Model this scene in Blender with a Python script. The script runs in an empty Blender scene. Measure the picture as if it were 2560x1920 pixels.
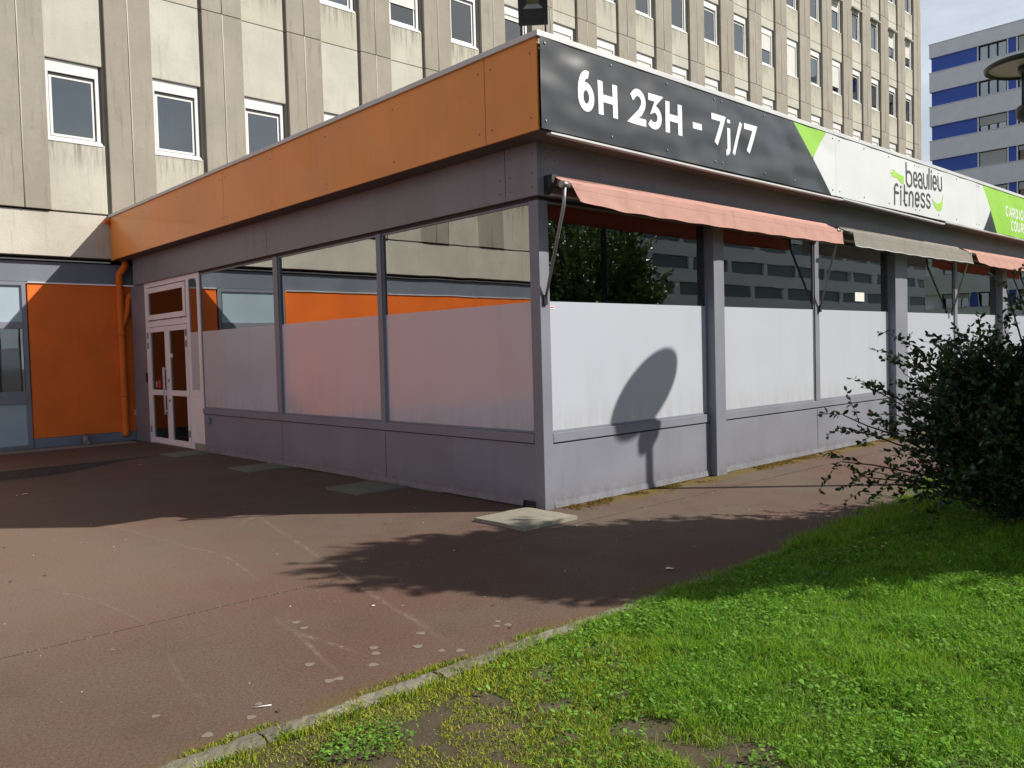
import bpy, bmesh, math, random
import numpy as np
from mathutils import Vector, Matrix
random.seed(7); rng = np.random.default_rng(7)
R = math.radians
SC = bpy.context.scene
COL = SC.collection
# ------------------------------------------------------------------ camera
yaw, pitch, roll = 0.8253, -0.0386, -0.0269
CAM = Vector((-5.8364, -5.8748, 1.6))
fw = Vector((math.cos(yaw)*math.cos(pitch), math.sin(yaw)*math.cos(pitch), math.sin(pitch)))
r0 = fw.cross(Vector((0, 0, 1))).normalized(); u0 = r0.cross(fw)
rt = r0*math.cos(roll) + u0*math.sin(roll); up = -r0*math.sin(roll) + u0*math.cos(roll)
cd = bpy.data.cameras.new('camera'); cam = bpy.data.objects.new('camera', cd); COL.objects.link(cam)
cam.matrix_world = Matrix(((rt.x, up.x, -fw.x, CAM.x), (rt.y, up.y, -fw.y, CAM.y), (rt.z, up.z, -fw.z, CAM.z), (0, 0, 0, 1)))
cd.sensor_width = 36; cd.lens = 36*2072.03/2560; cd.clip_start = 0.05; cd.clip_end = 2000
SC.camera = cam
FH = Vector((math.cos(yaw), math.sin(yaw), 0)); RH = Vector((math.sin(yaw), -math.cos(yaw), 0))
# ------------------------------------------------------------------ world, sun, exposure
SUN = Vector((0.95, -1.0, 1.135)).normalized()
elev = math.asin(SUN.z)
W = bpy.data.worlds.new('World'); SC.world = W; W.use_nodes = True
nt = W.node_tree; nt.nodes.clear()
wo = nt.nodes.new('ShaderNodeOutputWorld'); bg = nt.nodes.new('ShaderNodeBackground')
sky = nt.nodes.new('ShaderNodeTexSky'); sky.sky_type = 'NISHITA'; sky.sun_disc = False
sky.sun_elevation = elev; sky.sun_rotation = math.atan2(SUN.x, SUN.y); sky.altitude = 0
sky.air_density = 1.0; sky.dust_density = 1.6; sky.ozone_density = 1.5
tc = nt.nodes.new('ShaderNodeTexCoord'); mp = nt.nodes.new('ShaderNodeMapping'); mp.inputs['Scale'].default_value = (1.0, 1.0, 3.2)
cn = nt.nodes.new('ShaderNodeTexNoise'); cn.inputs['Scale'].default_value = 2.1; cn.inputs['Detail'].default_value = 7; cn.inputs['Roughness'].default_value = 0.62
cn.inputs['Distortion'].default_value = 0.35
cr = nt.nodes.new('ShaderNodeValToRGB'); cr.color_ramp.elements[0].position = 0.47; cr.color_ramp.elements[1].position = 0.74
cr.color_ramp.elements[0].color = (0.0, 0.0, 0.0, 1); cr.color_ramp.elements[1].color = (0.45, 0.45, 0.45, 1)
cm = nt.nodes.new('ShaderNodeMix'); cm.data_type = 'RGBA'; cm.inputs[7].default_value = (14.0, 15.2, 16.8, 1)
nt.links.new(tc.outputs['Generated'], mp.inputs[0]); nt.links.new(mp.outputs[0], cn.inputs['Vector'])
sx = nt.nodes.new('ShaderNodeSeparateXYZ'); nt.links.new(tc.outputs['Generated'], sx.inputs[0])
hz = nt.nodes.new('ShaderNodeMapRange'); hz.interpolation_type = 'SMOOTHSTEP'; hz.inputs[1].default_value = .72; hz.inputs[2].default_value = .10; hz.inputs[3].default_value = 0; hz.inputs[4].default_value = .62
nt.links.new(sx.outputs[2], hz.inputs[0])
ad = nt.nodes.new('ShaderNodeMath'); ad.operation = 'ADD'; ad.use_clamp = True     # thin cloud plus the pale veil low in the sky, the same all round
nt.links.new(cn.outputs['Fac'], cr.inputs[0]); nt.links.new(cr.outputs[0], ad.inputs[0]); nt.links.new(hz.outputs[0], ad.inputs[1]); nt.links.new(ad.outputs[0], cm.inputs[0])
nt.links.new(sky.outputs[0], cm.inputs[6]); nt.links.new(cm.outputs[2], bg.inputs[0])
bg.inputs[1].default_value = 0.05
nt.links.new(bg.outputs[0], wo.inputs[0])
sl = bpy.data.lights.new('sun', 'SUN'); sl.energy = 5.0; sl.angle = R(0.55); sl.color = (1.0, 0.94, 0.84)
so = bpy.data.objects.new('sun', sl); COL.objects.link(so); so.location = (20, -20, 30)
so.rotation_euler = SUN.to_track_quat('Z', 'Y').to_euler()
SC.view_settings.view_transform = 'Standard'; SC.view_settings.look = 'None'
SC.view_settings.exposure = 0.32; SC.view_settings.gamma = 1; SC.view_settings.use_curve_mapping = False
SC.render.engine = 'CYCLES'
SC.cycles.use_denoising = True
SC.cycles.max_bounces = 8; SC.cycles.diffuse_bounces = 3; SC.cycles.glossy_bounces = 4; SC.cycles.transparent_max_bounces = 12
SC.cycles.sample_clamp_indirect = 6; SC.cycles.caustics_reflective = False; SC.cycles.caustics_refractive = False

# ------------------------------------------------------------------ materials
class NB:
    def __init__(s, name):
        s.m = bpy.data.materials.new(name); s.m.use_nodes = True; s.t = s.m.node_tree; s.t.nodes.clear()
        s.out = s.n('ShaderNodeOutputMaterial')
    def n(s, typ, **kw):
        x = s.t.nodes.new(typ)
        for k, v in kw.items(): setattr(x, k, v)
        return x
    def l(s, a, b): s.t.links.new(a, b)
    def coord(s, kind='pos', scale=(1, 1, 1), loc=(0, 0, 0), rnd=False):
        if kind == 'pos': o = s.n('ShaderNodeNewGeometry').outputs['Position']
        else: o = s.n('ShaderNodeTexCoord').outputs['Object']
        m = s.n('ShaderNodeMapping'); m.inputs['Scale'].default_value = scale; m.inputs['Location'].default_value = loc
        s.l(o, m.inputs[0]); r = m.outputs[0]
        return r
    def noise(s, vec, scale, detail=4, rough=0.55, dist=0):
        x = s.n('ShaderNodeTexNoise'); x.inputs['Scale'].default_value = scale; x.inputs['Detail'].default_value = detail
        x.inputs['Roughness'].default_value = rough; x.inputs['Distortion'].default_value = dist
        s.l(vec, x.inputs['Vector']); return x.outputs['Fac']
    def ramp(s, fac, a, b, ca=(0, 0, 0, 1), cb=(1, 1, 1, 1)):
        x = s.n('ShaderNodeMapRange'); x.inputs[1].default_value = a; x.inputs[2].default_value = b; x.interpolation_type = 'SMOOTHSTEP'
        s.l(fac, x.inputs[0]); return x.outputs[0]
    def math(s, op, a, b=None, clamp=False):
        x = s.n('ShaderNodeMath', operation=op); x.use_clamp = clamp
        for i, v in enumerate((a, b)):
            if v is None: continue
            if isinstance(v, (int, float)): x.inputs[i].default_value = v
            else: s.l(v, x.inputs[i])
        return x.outputs[0]
    def mix(s, fac, a, b, blend='MIX'):
        x = s.n('ShaderNodeMix', data_type='RGBA', blend_type=blend)
        if isinstance(fac, (int, float)): x.inputs[0].default_value = fac
        else: s.l(fac, x.inputs[0])
        for i, v in ((6, a), (7, b)):
            if isinstance(v, tuple): x.inputs[i].default_value = v if len(v) == 4 else v+(1,)
            else: s.l(v, x.inputs[i])
        return x.outputs[2]
    def bsdf(s, col, rough=0.7, bump=None, bs=0.2, bd=0.01, metal=0, spec=0.5, coat=0, coatr=0.1):
        b = s.n('ShaderNodeBsdfPrincipled')
        if isinstance(col, tuple): b.inputs['Base Color'].default_value = col if len(col) == 4 else col+(1,)
        else: s.l(col, b.inputs['Base Color'])
        if isinstance(rough, (int, float)): b.inputs['Roughness'].default_value = rough
        else: s.l(rough, b.inputs['Roughness'])
        b.inputs['Metallic'].default_value = metal; b.inputs['Specular IOR Level'].default_value = spec
        b.inputs['Coat Weight'].default_value = coat; b.inputs['Coat Roughness'].default_value = coatr
        if bump is not None:
            u = s.n('ShaderNodeBump'); u.inputs['Strength'].default_value = bs; u.inputs['Distance'].default_value = bd
            s.l(bump, u.inputs['Height']); s.l(u.outputs[0], b.inputs['Normal'])
        s.l(b.outputs[0], s.out.inputs[0]); return b
def hexa(c, k): return tuple(min(1, x*k) for x in c)
def painted(name, col, rough=0.45, var=0.12, grime=0.25, metal=0, coat=0, sc=1.3, bump=0.06, coatr=0.1, splash=0):
    b = NB(name); v = b.coord()
    n1 = b.noise(v, sc, 5); n2 = b.noise(b.coord(scale=(2.2, 2.2, .35)), 3.0, 5, .65); n3 = b.noise(v, 60, 2)
    c = b.mix(b.ramp(n1, .3, .7), hexa(col, 1-var), hexa(col, 1+var))
    c = b.mix(b.math('MULTIPLY', b.ramp(n2, .5, .8), grime), c, (col[0]*.5+.02, col[1]*.5+.02, col[2]*.48+.015))
    if splash:     # mud splashed up by rain from the paving
        sp = b.n('ShaderNodeSeparateXYZ'); b.l(v, sp.inputs[0]); ns = b.noise(v, 9, 6, .75)
        c = b.mix(b.math('MULTIPLY', b.math('MULTIPLY', b.ramp(b.math('ADD', sp.outputs[2], b.math('MULTIPLY', ns, .25)), .42, .12), b.ramp(ns, .35, .65)), splash), c, (.105, .085, .065))
    r = b.math('ADD', b.math('MULTIPLY', n1, .25), rough-.1)
    b.bsdf(c, r, bump=b.math('ADD', b.math('MULTIPLY', n3, .3), n1), bs=bump, bd=.02, metal=metal, coat=coat, coatr=coatr)
    return b.m
def concrete(name, col, dark, streak=.4, top_stain=0, rough=.9, grain=40, var=.14):
    b = NB(name); v = b.coord()
    oi = b.n('ShaderNodeObjectInfo').outputs['Random']
    n1 = b.noise(v, 1.1, 6, .6); n2 = b.noise(b.coord(scale=(6, 6, .5)), 1.3, 6, .7); n3 = b.noise(v, grain, 3, .7); n4 = b.noise(v, 5, 5, .65)
    c = b.mix(b.ramp(n1, .3, .72), hexa(col, 1-var), hexa(col, 1+var*.5))
    c = b.mix(b.math('MULTIPLY', oi, .42), c, (col[0]*.86, col[1]*.83, col[2]*.76))
    c = b.mix(b.math('MULTIPLY', b.ramp(n2, .52, .78), streak), c, dark)
    c = b.mix(b.math('MULTIPLY', b.ramp(n4, .58, .8), streak*.6), c, dark)
    if top_stain:
        sp = b.n('ShaderNodeSeparateXYZ'); b.l(b.n('ShaderNodeTexCoord').outputs['Object'], sp.inputs[0])
        fade = b.ramp(sp.outputs[2], -.75, 0)      # local z = 0 at the top of the piece, under the sill
        n5 = b.noise(b.coord(scale=(9, 9, .7)), 1.6, 5, .7)
        c = b.mix(b.math('MULTIPLY', b.math('MULTIPLY', fade, b.ramp(n5, .40, .66)), top_stain), c, hexa(dark, .55))
    c = b.mix(b.math('MULTIPLY', b.ramp(n3, .35, .65), .22), c, hexa(col, .62))
    b.bsdf(c, rough, bump=b.math('ADD', n3, b.math('MULTIPLY', n4, 1.0)), bs=.35, bd=.012, spec=.2)
    return b.m
def simple(name, col, rough=.5, metal=0, spec=.5, coat=0):
    b = NB(name); n = b.noise(b.coord(), 7, 4)
    b.bsdf(b.mix(n, hexa(col, .9), hexa(col, 1.1)), rough, metal=metal, spec=spec, coat=coat); return b.m
def glass(name, tint=(.8, .85, .85), base=.06, gain=1.6, wob=.03, rough=0.0, ior=1.52):
    b = NB(name)
    f = b.n('ShaderNodeFresnel'); f.inputs['IOR'].default_value = ior
    nn = b.noise(b.coord(), 1.1, 2); u = b.n('ShaderNodeBump'); u.inputs['Strength'].default_value = wob; u.inputs['Distance'].default_value = .06
    b.l(nn, u.inputs['Height'])
    g = b.n('ShaderNodeBsdfGlossy'); g.inputs['Roughness'].default_value = rough; g.inputs['Color'].default_value = (.93, .97, .96, 1)
    b.l(u.outputs[0], g.inputs['Normal'])
    t = b.n('ShaderNodeBsdfTransparent'); t.inputs[0].default_value = tint+(1,)
    fac = b.math('ADD', b.math('MULTIPLY', f.outputs[0], gain), base, True)
    mx = b.n('ShaderNodeMixShader'); b.l(fac, mx.inputs[0]); b.l(t.outputs[0], mx.inputs[1]); b.l(g.outputs[0], mx.inputs[2]); b.l(mx.outputs[0], b.out.inputs[0])
    return b.m

M = {}
M['grey'] = painted('grey_painted_metal', (.205, .214, .258), .5, .07, .22, splash=.55)
M['grey_band'] = painted('grey_band_panels', (.21, .20, .235), .45, .10, .40)
M['orange'] = painted('orange_fascia_paint', (.80, .27, .040), .38, .08, .22, coat=.2, sc=.7)
M['orange_wall'] = painted('orange_wall_render', (.84, .165, .016), .75, .08, .18)
M['trim'] = painted('light_metal_trim', (.60, .61, .63), .4, .05, .15)
M['white'] = painted('white_door_paint', (.80, .74, .76), .45, .04, .10)
M['pvc'] = painted('white_window_plastic', (.72, .72, .72), .4, .03, .10)
M['shut'] = painted('cream_shutter_plastic', (.66, .66, .62), .5, .04, .12)
M['jamb'] = simple('dark_grey_jamb', (.16, .15, .145), .8)
M['glass'] = glass('clear_window_glass', (.66, .72, .72), .24, 2.2, wob=.012)
M['glass_r'] = glass('front_window_glass', (.70, .78, .78), .06, 1.75, wob=.018)
M['glass_t'] = glass('tower_window_glass', (.55, .58, .6), .10, 1.9, wob=.015)
M['door_glass'] = glass('door_glass', (.62, .56, .54), .03, 1.0)
M['room_dark'] = simple('dark_room_behind_window', (.05, .055, .065), .9)
M['curtain'] = simple('pale_curtain', (.42, .43, .46), .9)
M['rubber'] = simple('black_gasket', (.02, .02, .022), .6)
M['black'] = painted('black_coated_metal', (.018, .018, .02), .45, .1, .1)
M['steel'] = painted('brushed_grey_steel', (.30, .29, .30), .35, .1, .15, metal=.7)
M['soffit'] = painted('soffit_boards', (.13, .10, .095), .7, .08, .2)
M['roofing'] = concrete('gravel_roof', (.25, .24, .23), (.1, .1, .1))
M['spandrel'] = concrete('pale_cream_concrete', (.56, .548, .49), (.29, .275, .235), .48)
M['apron'] = concrete('stained_cream_concrete', (.545, .525, .45), (.23, .22, .18), .6, top_stain=.7)
M['pilaster'] = concrete('brown_exposed_aggregate', (.37, .34, .29), (.155, .14, .118), .8, grain=70)
M['beam'] = concrete('grey_concrete_beam', (.58, .555, .48), (.28, .26, .21), .35)
M['groove'] = concrete('dark_joint_concrete', (.16, .145, .12), (.05, .045, .04), .6)
M['caulk'] = simple('pale_joint_sealant', (.47, .44, .37), .7)
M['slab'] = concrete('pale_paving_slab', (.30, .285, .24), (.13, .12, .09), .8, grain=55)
M['slab_shaded'] = concrete('shaded_mossy_slab', (.19, .195, .16), (.09, .095, .065), .7, grain=55)  # mossy slab copy; the pavilion's shade is also darkened into its colour
M['kerbs'] = concrete('kerb_stone', (.22, .205, .165), (.07, .065, .045), 1.0, grain=22, var=.45)
M['plinth'] = painted('grey_blue_plinth', (.17, .19, .235), .6, .1, .25)
M['bluegrey'] = painted('pale_blue_infill', (.36, .45, .52), .35, .05, .1, coat=.5)
M['interior'] = simple('interior_wall', (.50, .50, .48), .9)
M['int_floor'] = simple('interior_floor', (.14, .14, .15), .4)
M['int_ceiling'] = simple('interior_ceiling', (.35, .35, .34), .9)
M['int_column'] = simple('interior_column_paint', (.62, .64, .70), .6)
M['wood'] = simple('dark_red_wood', (.13, .035, .02), .5)
def film():
    b = NB('frosted_film'); v = b.coord(); n = b.noise(v, 1.2, 4); s = b.noise(b.coord(scale=(1, 1, .2)), 2.5, 4)
    c = b.mix(n, (.46, .49, .57), (.50, .53, .61)); c = b.mix(b.math('MULTIPLY', b.ramp(s, .5, .8), .30), c, (.40, .40, .43))
    spx = b.n('ShaderNodeSeparateXYZ'); b.l(v, spx.inputs[0]); st = b.noise(b.coord(scale=(4, 4, .5)), 2.2, 6, .7)
    c = b.mix(b.math('MULTIPLY', b.math('MULTIPLY', b.ramp(spx.outputs[2], 1.15, .80), b.ramp(st, .35, .65)), .35), c, (.33, .32, .31))
    sm = b.noise(b.coord(scale=(1, 1, 1)), 5.5, 6, .75, 1.5); c = b.mix(b.math('MULTIPLY', b.ramp(sm, .60, .72), .22), c, (.58, .60, .66))
    b.bsdf(c, .5, bump=b.noise(v, .9, 2), bs=.02, bd=.06, spec=.6, coat=1.0, coatr=.10).inputs['Coat IOR'].default_value = 1.47
    return b.m
M['film'] = film()
def sign_dark():
    b = NB('dark_sign_panel'); v = b.coord(); n = b.noise(v, 1.5, 3)
    b.bsdf(b.mix(n, (.026, .029, .033), (.034, .037, .042)), .30, bump=b.noise(b.coord(scale=(1, 1, 1.6)), 1.25, 1), bs=.55, bd=.16, metal=0, spec=.6, coat=.5, coatr=.22); return b.m
M['sdark'] = sign_dark()
M['swhite'] = painted('white_sign_panel', (.66, .68, .71), .45, .02, .03)
M['sgreen'] = simple('green_sign_print', (.30, .60, .065), .45)
M['print_white'] = simple('white_print', (.86, .86, .88), .5)
M['print_dark'] = simple('dark_print', (.045, .04, .05), .5)
M['print_green'] = simple('light_green_print', (.36, .64, .08), .5)
M['red'] = simple('red_sticker', (.6, .05, .05), .5)
def fabric(name, col, under):
    b = NB(name); v = b.coord(); n = b.noise(v, 3, 5); w = b.n('ShaderNodeTexWave'); w.inputs['Scale'].default_value = 60; b.l(v, w.inputs[0])
    f = b.n('ShaderNodeNewGeometry').outputs['Backfacing']
    st = b.noise(b.coord(scale=(5, 5, .8)), 2.2, 5)
    c = b.mix(b.math('MULTIPLY', b.ramp(st, .5, .75), .35), b.mix(n, hexa(col, .86), hexa(col, 1.08)), hexa(col, .6))
    bs = b.bsdf(c, .9, bump=b.math('ADD', n, b.math('MULTIPLY', w.outputs[1], .05)), bs=.2, bd=.01, spec=.1)
    t = b.n('ShaderNodeBsdfTranslucent'); t.inputs[0].default_value = under+(1,)
    m = b.n('ShaderNodeMixShader'); m.inputs[0].default_value = .16
    b.l(bs.outputs[0], m.inputs[1]); b.l(t.outputs[0], m.inputs[2]); b.l(m.outputs[0], b.out.inputs[0]); return b.m
M['salmon'] = fabric('faded_salmon_canvas', (.60, .35, .30), (.30, .05, .02))
M['canvas'] = fabric('faded_grey_canvas', (.30, .28, .255), (.25, .2, .17))
# far blue and white block
M['bwhite'] = painted('far_white_cladding', (.88, .89, .90), .7, .03, .08)
M['bblue'] = painted('far_blue_panel', (.05, .12, .52), .5, .05, .05)
M['bglass'] = glass('far_window_glass', (.25, .27, .3), .25, 1.6)
M['obribbon'] = simple('office_ribbon_windows', (.13, .17, .18), .4)
M['obwhite'] = painted('office_white_bands', (.85, .87, .86), .7, .03, .08)
M['bshut'] = painted('far_grey_shutter', (.50, .50, .47), .7, .03, .1)
def paving():
    b = NB('red_asphalt'); v = b.coord()
    big = b.noise(v, .45, 5, .6); mid = b.noise(v, 2.3, 5, .6); fine = b.noise(v, 55, 3, .8); agg = b.n('ShaderNodeTexVoronoi'); agg.inputs['Scale'].default_value = 170; b.l(v, agg.inputs['Vector'])
    c = b.mix(b.ramp(big, .35, .65), (.128, .072, .056), (.124, .094, .074))
    c = b.mix(b.math('MULTIPLY', b.ramp(mid, .45, .75), .6), c, (.095, .062, .050))
    # greyer, dusty towards the open court at the left (x < -2.6), redder by the slab
    sp = b.n('ShaderNodeSeparateXYZ'); b.l(v, sp.inputs[0]); X, Y = sp.outputs[0], sp.outputs[1]
    dust = b.math('MULTIPLY', b.ramp(b.math('SUBTRACT', b.math('MULTIPLY', mid, 1.2), b.math('MULTIPLY', X, .55)), 1.6, 2.9), b.ramp(Y, -2.0, .8))
    c = b.mix(b.math('MULTIPLY', dust, .55), c, (.215, .155, .118))
    c = b.mix(b.math('MULTIPLY', b.ramp(fine, .5, .82), .38), c, (.30, .235, .20))
    c = b.mix(b.math('MULTIPLY', b.ramp(fine, .5, .22), .7), c, (.03, .02, .018))
    # moss along the foot of the sunny wall and by the kerb
    wall = b.math('MULTIPLY', b.ramp(b.math('ADD', Y, b.math('MULTIPLY', mid, .35)), -.22, .06), b.ramp(b.math('SUBTRACT', X, b.math('MULTIPLY', big, .8)), -.1, .6))
    wall = b.math('MULTIPLY', wall, b.ramp(Y, .06, .0))
    kerb = b.math('MULTIPLY', b.ramp(b.math('SUBTRACT', Y, b.math('MULTIPLY', mid, .5)), -2.62, -2.86), .6)
    patch = b.math('MULTIPLY', b.ramp(b.noise(v, 4.2, 5, .7), .62, .72), b.math('MULTIPLY', b.ramp(X, -2.5, 1.5), b.ramp(Y, -.9, -2.2)))
    moss = b.math('MAXIMUM', b.math('MAXIMUM', wall, kerb), patch, True)
    mc = b.mix(fine, (.05, .042, .010), (.22, .155, .030))
    c = b.mix(b.math('MULTIPLY', moss, b.ramp(b.noise(v, 22, 4, .7), .30, .56)), c, mc)
    h = b.math('ADD', b.math('MULTIPLY', agg.outputs[0], .6), b.math('ADD', fine, b.math('MULTIPLY', moss, 1.5)))
    b.bsdf(c, .88, bump=h, bs=.45, bd=.005, spec=.2); return b.m
M['paving'] = paving()
def soilm():
    b = NB('bare_soil'); v = b.coord(); n = b.noise(v, 3, 6, .65); f = b.noise(v, 45, 4, .7)
    c = b.mix(b.ramp(n, .3, .7), (.075, .058, .036), (.125, .098, .066)); c = b.mix(b.math('MULTIPLY', f, .5), c, (.045, .036, .022))
    b.bsdf(c, .95, bump=b.math('ADD', n, f), bs=.6, bd=.012, spec=.2); return b.m
M['soil'] = soilm()
def thatchm():
    b = NB('lawn_thatch'); v = b.coord(); n = b.noise(v, 3, 6, .65); f = b.noise(v, 60, 4, .8); sp = b.n('ShaderNodeSeparateXYZ'); b.l(v, sp.inputs[0])
    c = b.mix(b.ramp(n, .3, .7), (.085, .066, .042), (.135, .108, .074)); c = b.mix(b.math('MULTIPLY', f, .5), c, (.05, .04, .025))
    g = b.mix(f, (.030, .055, .010), (.11, .17, .030))
    m_ = b.math('MULTIPLY', b.ramp(b.math('ADD', sp.outputs[0], b.math('MULTIPLY', b.noise(v, 2.5, 4), 1.6)), -2.6, -1.4), b.ramp(b.noise(v, 6, 4), .28, .5))
    c = b.mix(m_, c, g)
    b.bsdf(c, .95, bump=b.math('ADD', n, f), bs=.7, bd=.012, spec=.2); return b.m
M['thatch'] = thatchm()
def leafm(name, attr=True, base=(.05, .1, .02), rough=.5, trans=.3, spec=.4):
    b = NB(name)
    if attr:
        a = b.n('ShaderNodeAttribute'); a.attribute_name = 'tint'; c = a.outputs['Color']
    else: c = b.mix(b.noise(b.coord(), 9, 2), hexa(base, .8), hexa(base, 1.2))
    p = b.bsdf(c, rough, spec=spec)
    t = b.n('ShaderNodeBsdfTranslucent')
    b.l(b.mix(.5, c, (.9, 1.0, .35), 'MULTIPLY'), t.inputs[0])
    hs = b.n('ShaderNodeMix', data_type='RGBA', blend_type='ADD'); 
    m = b.n('ShaderNodeMixShader'); m.inputs[0].default_value = trans
    b.l(p.outputs[0], m.inputs[1]); b.l(t.outputs[0], m.inputs[2]); b.l(m.outputs[0], b.out.inputs[0]); return b.m
M['grass'] = leafm('grass_blades', rough=.6, trans=.48, spec=.2)
M['leaf'] = leafm('glossy_shrub_leaves', rough=.36, trans=.22, spec=.5)
M['bark'] = simple('dark_bark', (.045, .032, .022), .9)
M['petal'] = simple('white_petals', (.8, .8, .78), .6)
M['litter'] = simple('pale_litter', (.7, .7, .66), .7)
M['gum'] = simple('old_chewing_gum', (.20, .165, .138), .85)
def markm():
    b = NB('pale_scuff_mark'); v = b.coord(); n = b.noise(v, 14, 5, .75); n2 = b.noise(v, 1.7, 3)
    bs = b.bsdf((.30, .235, .185), .9, spec=.2); t = b.n('ShaderNodeBsdfTransparent'); m = b.n('ShaderNodeMixShader')
    ea = b.n('ShaderNodeAttribute'); ea.attribute_name = 'edge'
    fac = b.math('MULTIPLY', b.math('MULTIPLY', b.math('MULTIPLY', b.ramp(n, .33, .72), b.ramp(n2, .2, .5)), .9), ea.outputs['Fac'])
    b.l(fac, m.inputs[0]); b.l(t.outputs[0], m.inputs[1]); b.l(bs.outputs[0], m.inputs[2]); b.l(m.outputs[0], b.out.inputs[0]); return b.m
M['mark'] = markm()

# ------------------------------------------------------------------ builders
ORG = {}
def put(o, parent, org):
    ORG[o.name] = Vector(org)
    if parent is not None:
        o.parent = parent; o.location = Vector(org) - ORG[parent.name]
    else: o.location = org
    COL.objects.link(o)
def tag(o, label=None, cat=None, group=None, kind=None):
    if label: o['label'] = label
    if cat: o['category'] = cat
    if group: o['group'] = group
    if kind: o['kind'] = kind
    return o
def empty(name, org, label=None, cat=None, group=None, parent=None, kind=None):
    o = bpy.data.objects.new(name, None); o.empty_display_size = .1
    put(o, parent, org); return tag(o, label, cat, group, kind)
class MB:
    def __init__(s): s.v = []; s.f = []; s.sm = []
    def add(s, vs, fs, smooth=False):
        b = len(s.v); s.v += [tuple(x) for x in vs]; s.f += [tuple(i+b for i in f) for f in fs]; s.sm += [smooth]*len(fs); return s
    def box(s, x0, x1, y0, y1, z0, z1):
        if x0 > x1: x0, x1 = x1, x0
        if y0 > y1: y0, y1 = y1, y0
        if z0 > z1: z0, z1 = z1, z0
        return s.add([(x0, y0, z0), (x1, y0, z0), (x1, y1, z0), (x0, y1, z0), (x0, y0, z1), (x1, y0, z1), (x1, y1, z1), (x0, y1, z1)],
              [(0, 3, 2, 1), (4, 5, 6, 7), (0, 1, 5, 4), (1, 2, 6, 5), (2, 3, 7, 6), (3, 0, 4, 7)])
    def tube(s, pts, r, n=10, caps=True):
        pts = [Vector(p) for p in pts]; rs = r if isinstance(r, (list, tuple)) else [r]*len(pts)
        b = len(s.v); prev = None
        for i, p in enumerate(pts):
            t = (pts[min(i+1, len(pts)-1)] - pts[max(i-1, 0)]).normalized()
            if prev is None:
                a = Vector((0, 0, 1)) if abs(t.z) < .9 else Vector((1, 0, 0)); e = t.cross(a).normalized()
            else: e = (prev - t*prev.dot(t)).normalized()
            prev = e; g = t.cross(e)
            for k in range(n):
                an = 2*math.pi*k/n; s.v.append(tuple(p + (e*math.cos(an) + g*math.sin(an))*rs[i]))
        for i in range(len(pts)-1):
            for k in range(n):
                k2 = (k+1) % n; s.f.append((b+i*n+k, b+i*n+k2, b+(i+1)*n+k2, b+(i+1)*n+k)); s.sm.append(True)
        if caps:
            s.f.append(tuple(b+k for k in reversed(range(n)))); s.f.append(tuple(b+(len(pts)-1)*n+k for k in range(n))); s.sm += [False, False]
        return s
    def lathe(s, cx, cy, prof, n=32):
        b = len(s.v)
        for r, z in prof:
            for k in range(n):
                a = 2*math.pi*k/n; s.v.append((cx+r*math.cos(a), cy+r*math.sin(a), z))
        for i in range(len(prof)-1):
            for k in range(n):
                k2 = (k+1) % n; s.f.append((b+i*n+k, b+i*n+k2, b+(i+1)*n+k2, b+(i+1)*n+k)); s.sm.append(True)
        return s
    def mesh(s, name, mat, org=(0, 0, 0), bevel=0, seg=2):
        me = bpy.data.meshes.new(name); o = Vector(org)
        me.from_pydata([(x-o.x, y-o.y, z-o.z) for x, y, z in s.v], [], s.f)
        me.polygons.foreach_set('use_smooth', s.sm)
        if bevel:
            bm = bmesh.new(); bm.from_mesh(me)
            ed = [e for e in bm.edges if len(e.link_faces) == 2 and e.calc_face_angle(0) > .5]
            bmesh.ops.bevel(bm, geom=ed, offset=bevel, segments=seg, affect='EDGES', profile=.6)
            bm.to_mesh(me); bm.free()
        me.materials.append(mat); me.update(); return me
    def build(s, name, mat, parent=None, org=None, bevel=0, **kw):
        if org is None: org = ORG[parent.name] if parent is not None else Vector((0, 0, 0))
        o = bpy.data.objects.new(name, s.mesh(name, mat, org, bevel)); put(o, parent, org)
        return tag(o, kw.get('label'), kw.get('cat'), kw.get('group'), kw.get('kind'))
def place(name, me, parent, org, **kw):
    o = bpy.data.objects.new(name, me); put(o, parent, org); return tag(o, kw.get('label'), kw.get('cat'), kw.get('group'), kw.get('kind'))
def ring(a0, a1, b0, b1, t, c0, c1, plane='y'):
    """rectangular frame ring: plane 'y' -> a=x b=z, thickness c0..c1 in y ; plane 'x' -> a=y b=z, c in x"""
    m = MB()
    R4 = [(a0, a0+t, b0, b1), (a1-t, a1, b0, b1), (a0+t, a1-t, b0, b0+t), (a0+t, a1-t, b1-t, b1)]
    for p, q, r_, s_ in R4:
        if plane == 'y': m.box(p, q, c0, c1, r_, s_)
        else: m.box(c0, c1, p, q, r_, s_)
    return m
def np_mesh(name, verts, faces_flat, nper, mat, tint=None, smooth=False):
    me = bpy.data.meshes.new(name); nv = len(verts); nf = len(faces_flat)//nper
    me.vertices.add(nv); me.vertices.foreach_set('co', verts.astype(np.float32).ravel())
    me.loops.add(len(faces_flat)); me.loops.foreach_set('vertex_index', faces_flat.astype(np.int32))
    me.polygons.add(nf); me.polygons.foreach_set('loop_start', np.arange(0, nf*nper, nper, dtype=np.int32))
    me.polygons.foreach_set('loop_total', np.full(nf, nper, dtype=np.int32))
    if smooth: me.polygons.foreach_set('use_smooth', np.ones(nf, dtype=bool))
    me.update(calc_edges=True)
    if tint is not None:
        at = me.attributes.new('tint', 'FLOAT_COLOR', 'POINT'); at.data.foreach_set('color', np.concatenate([tint, np.ones((nv, 1))], 1).astype(np.float32).ravel())
    me.materials.append(mat); return me

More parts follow.
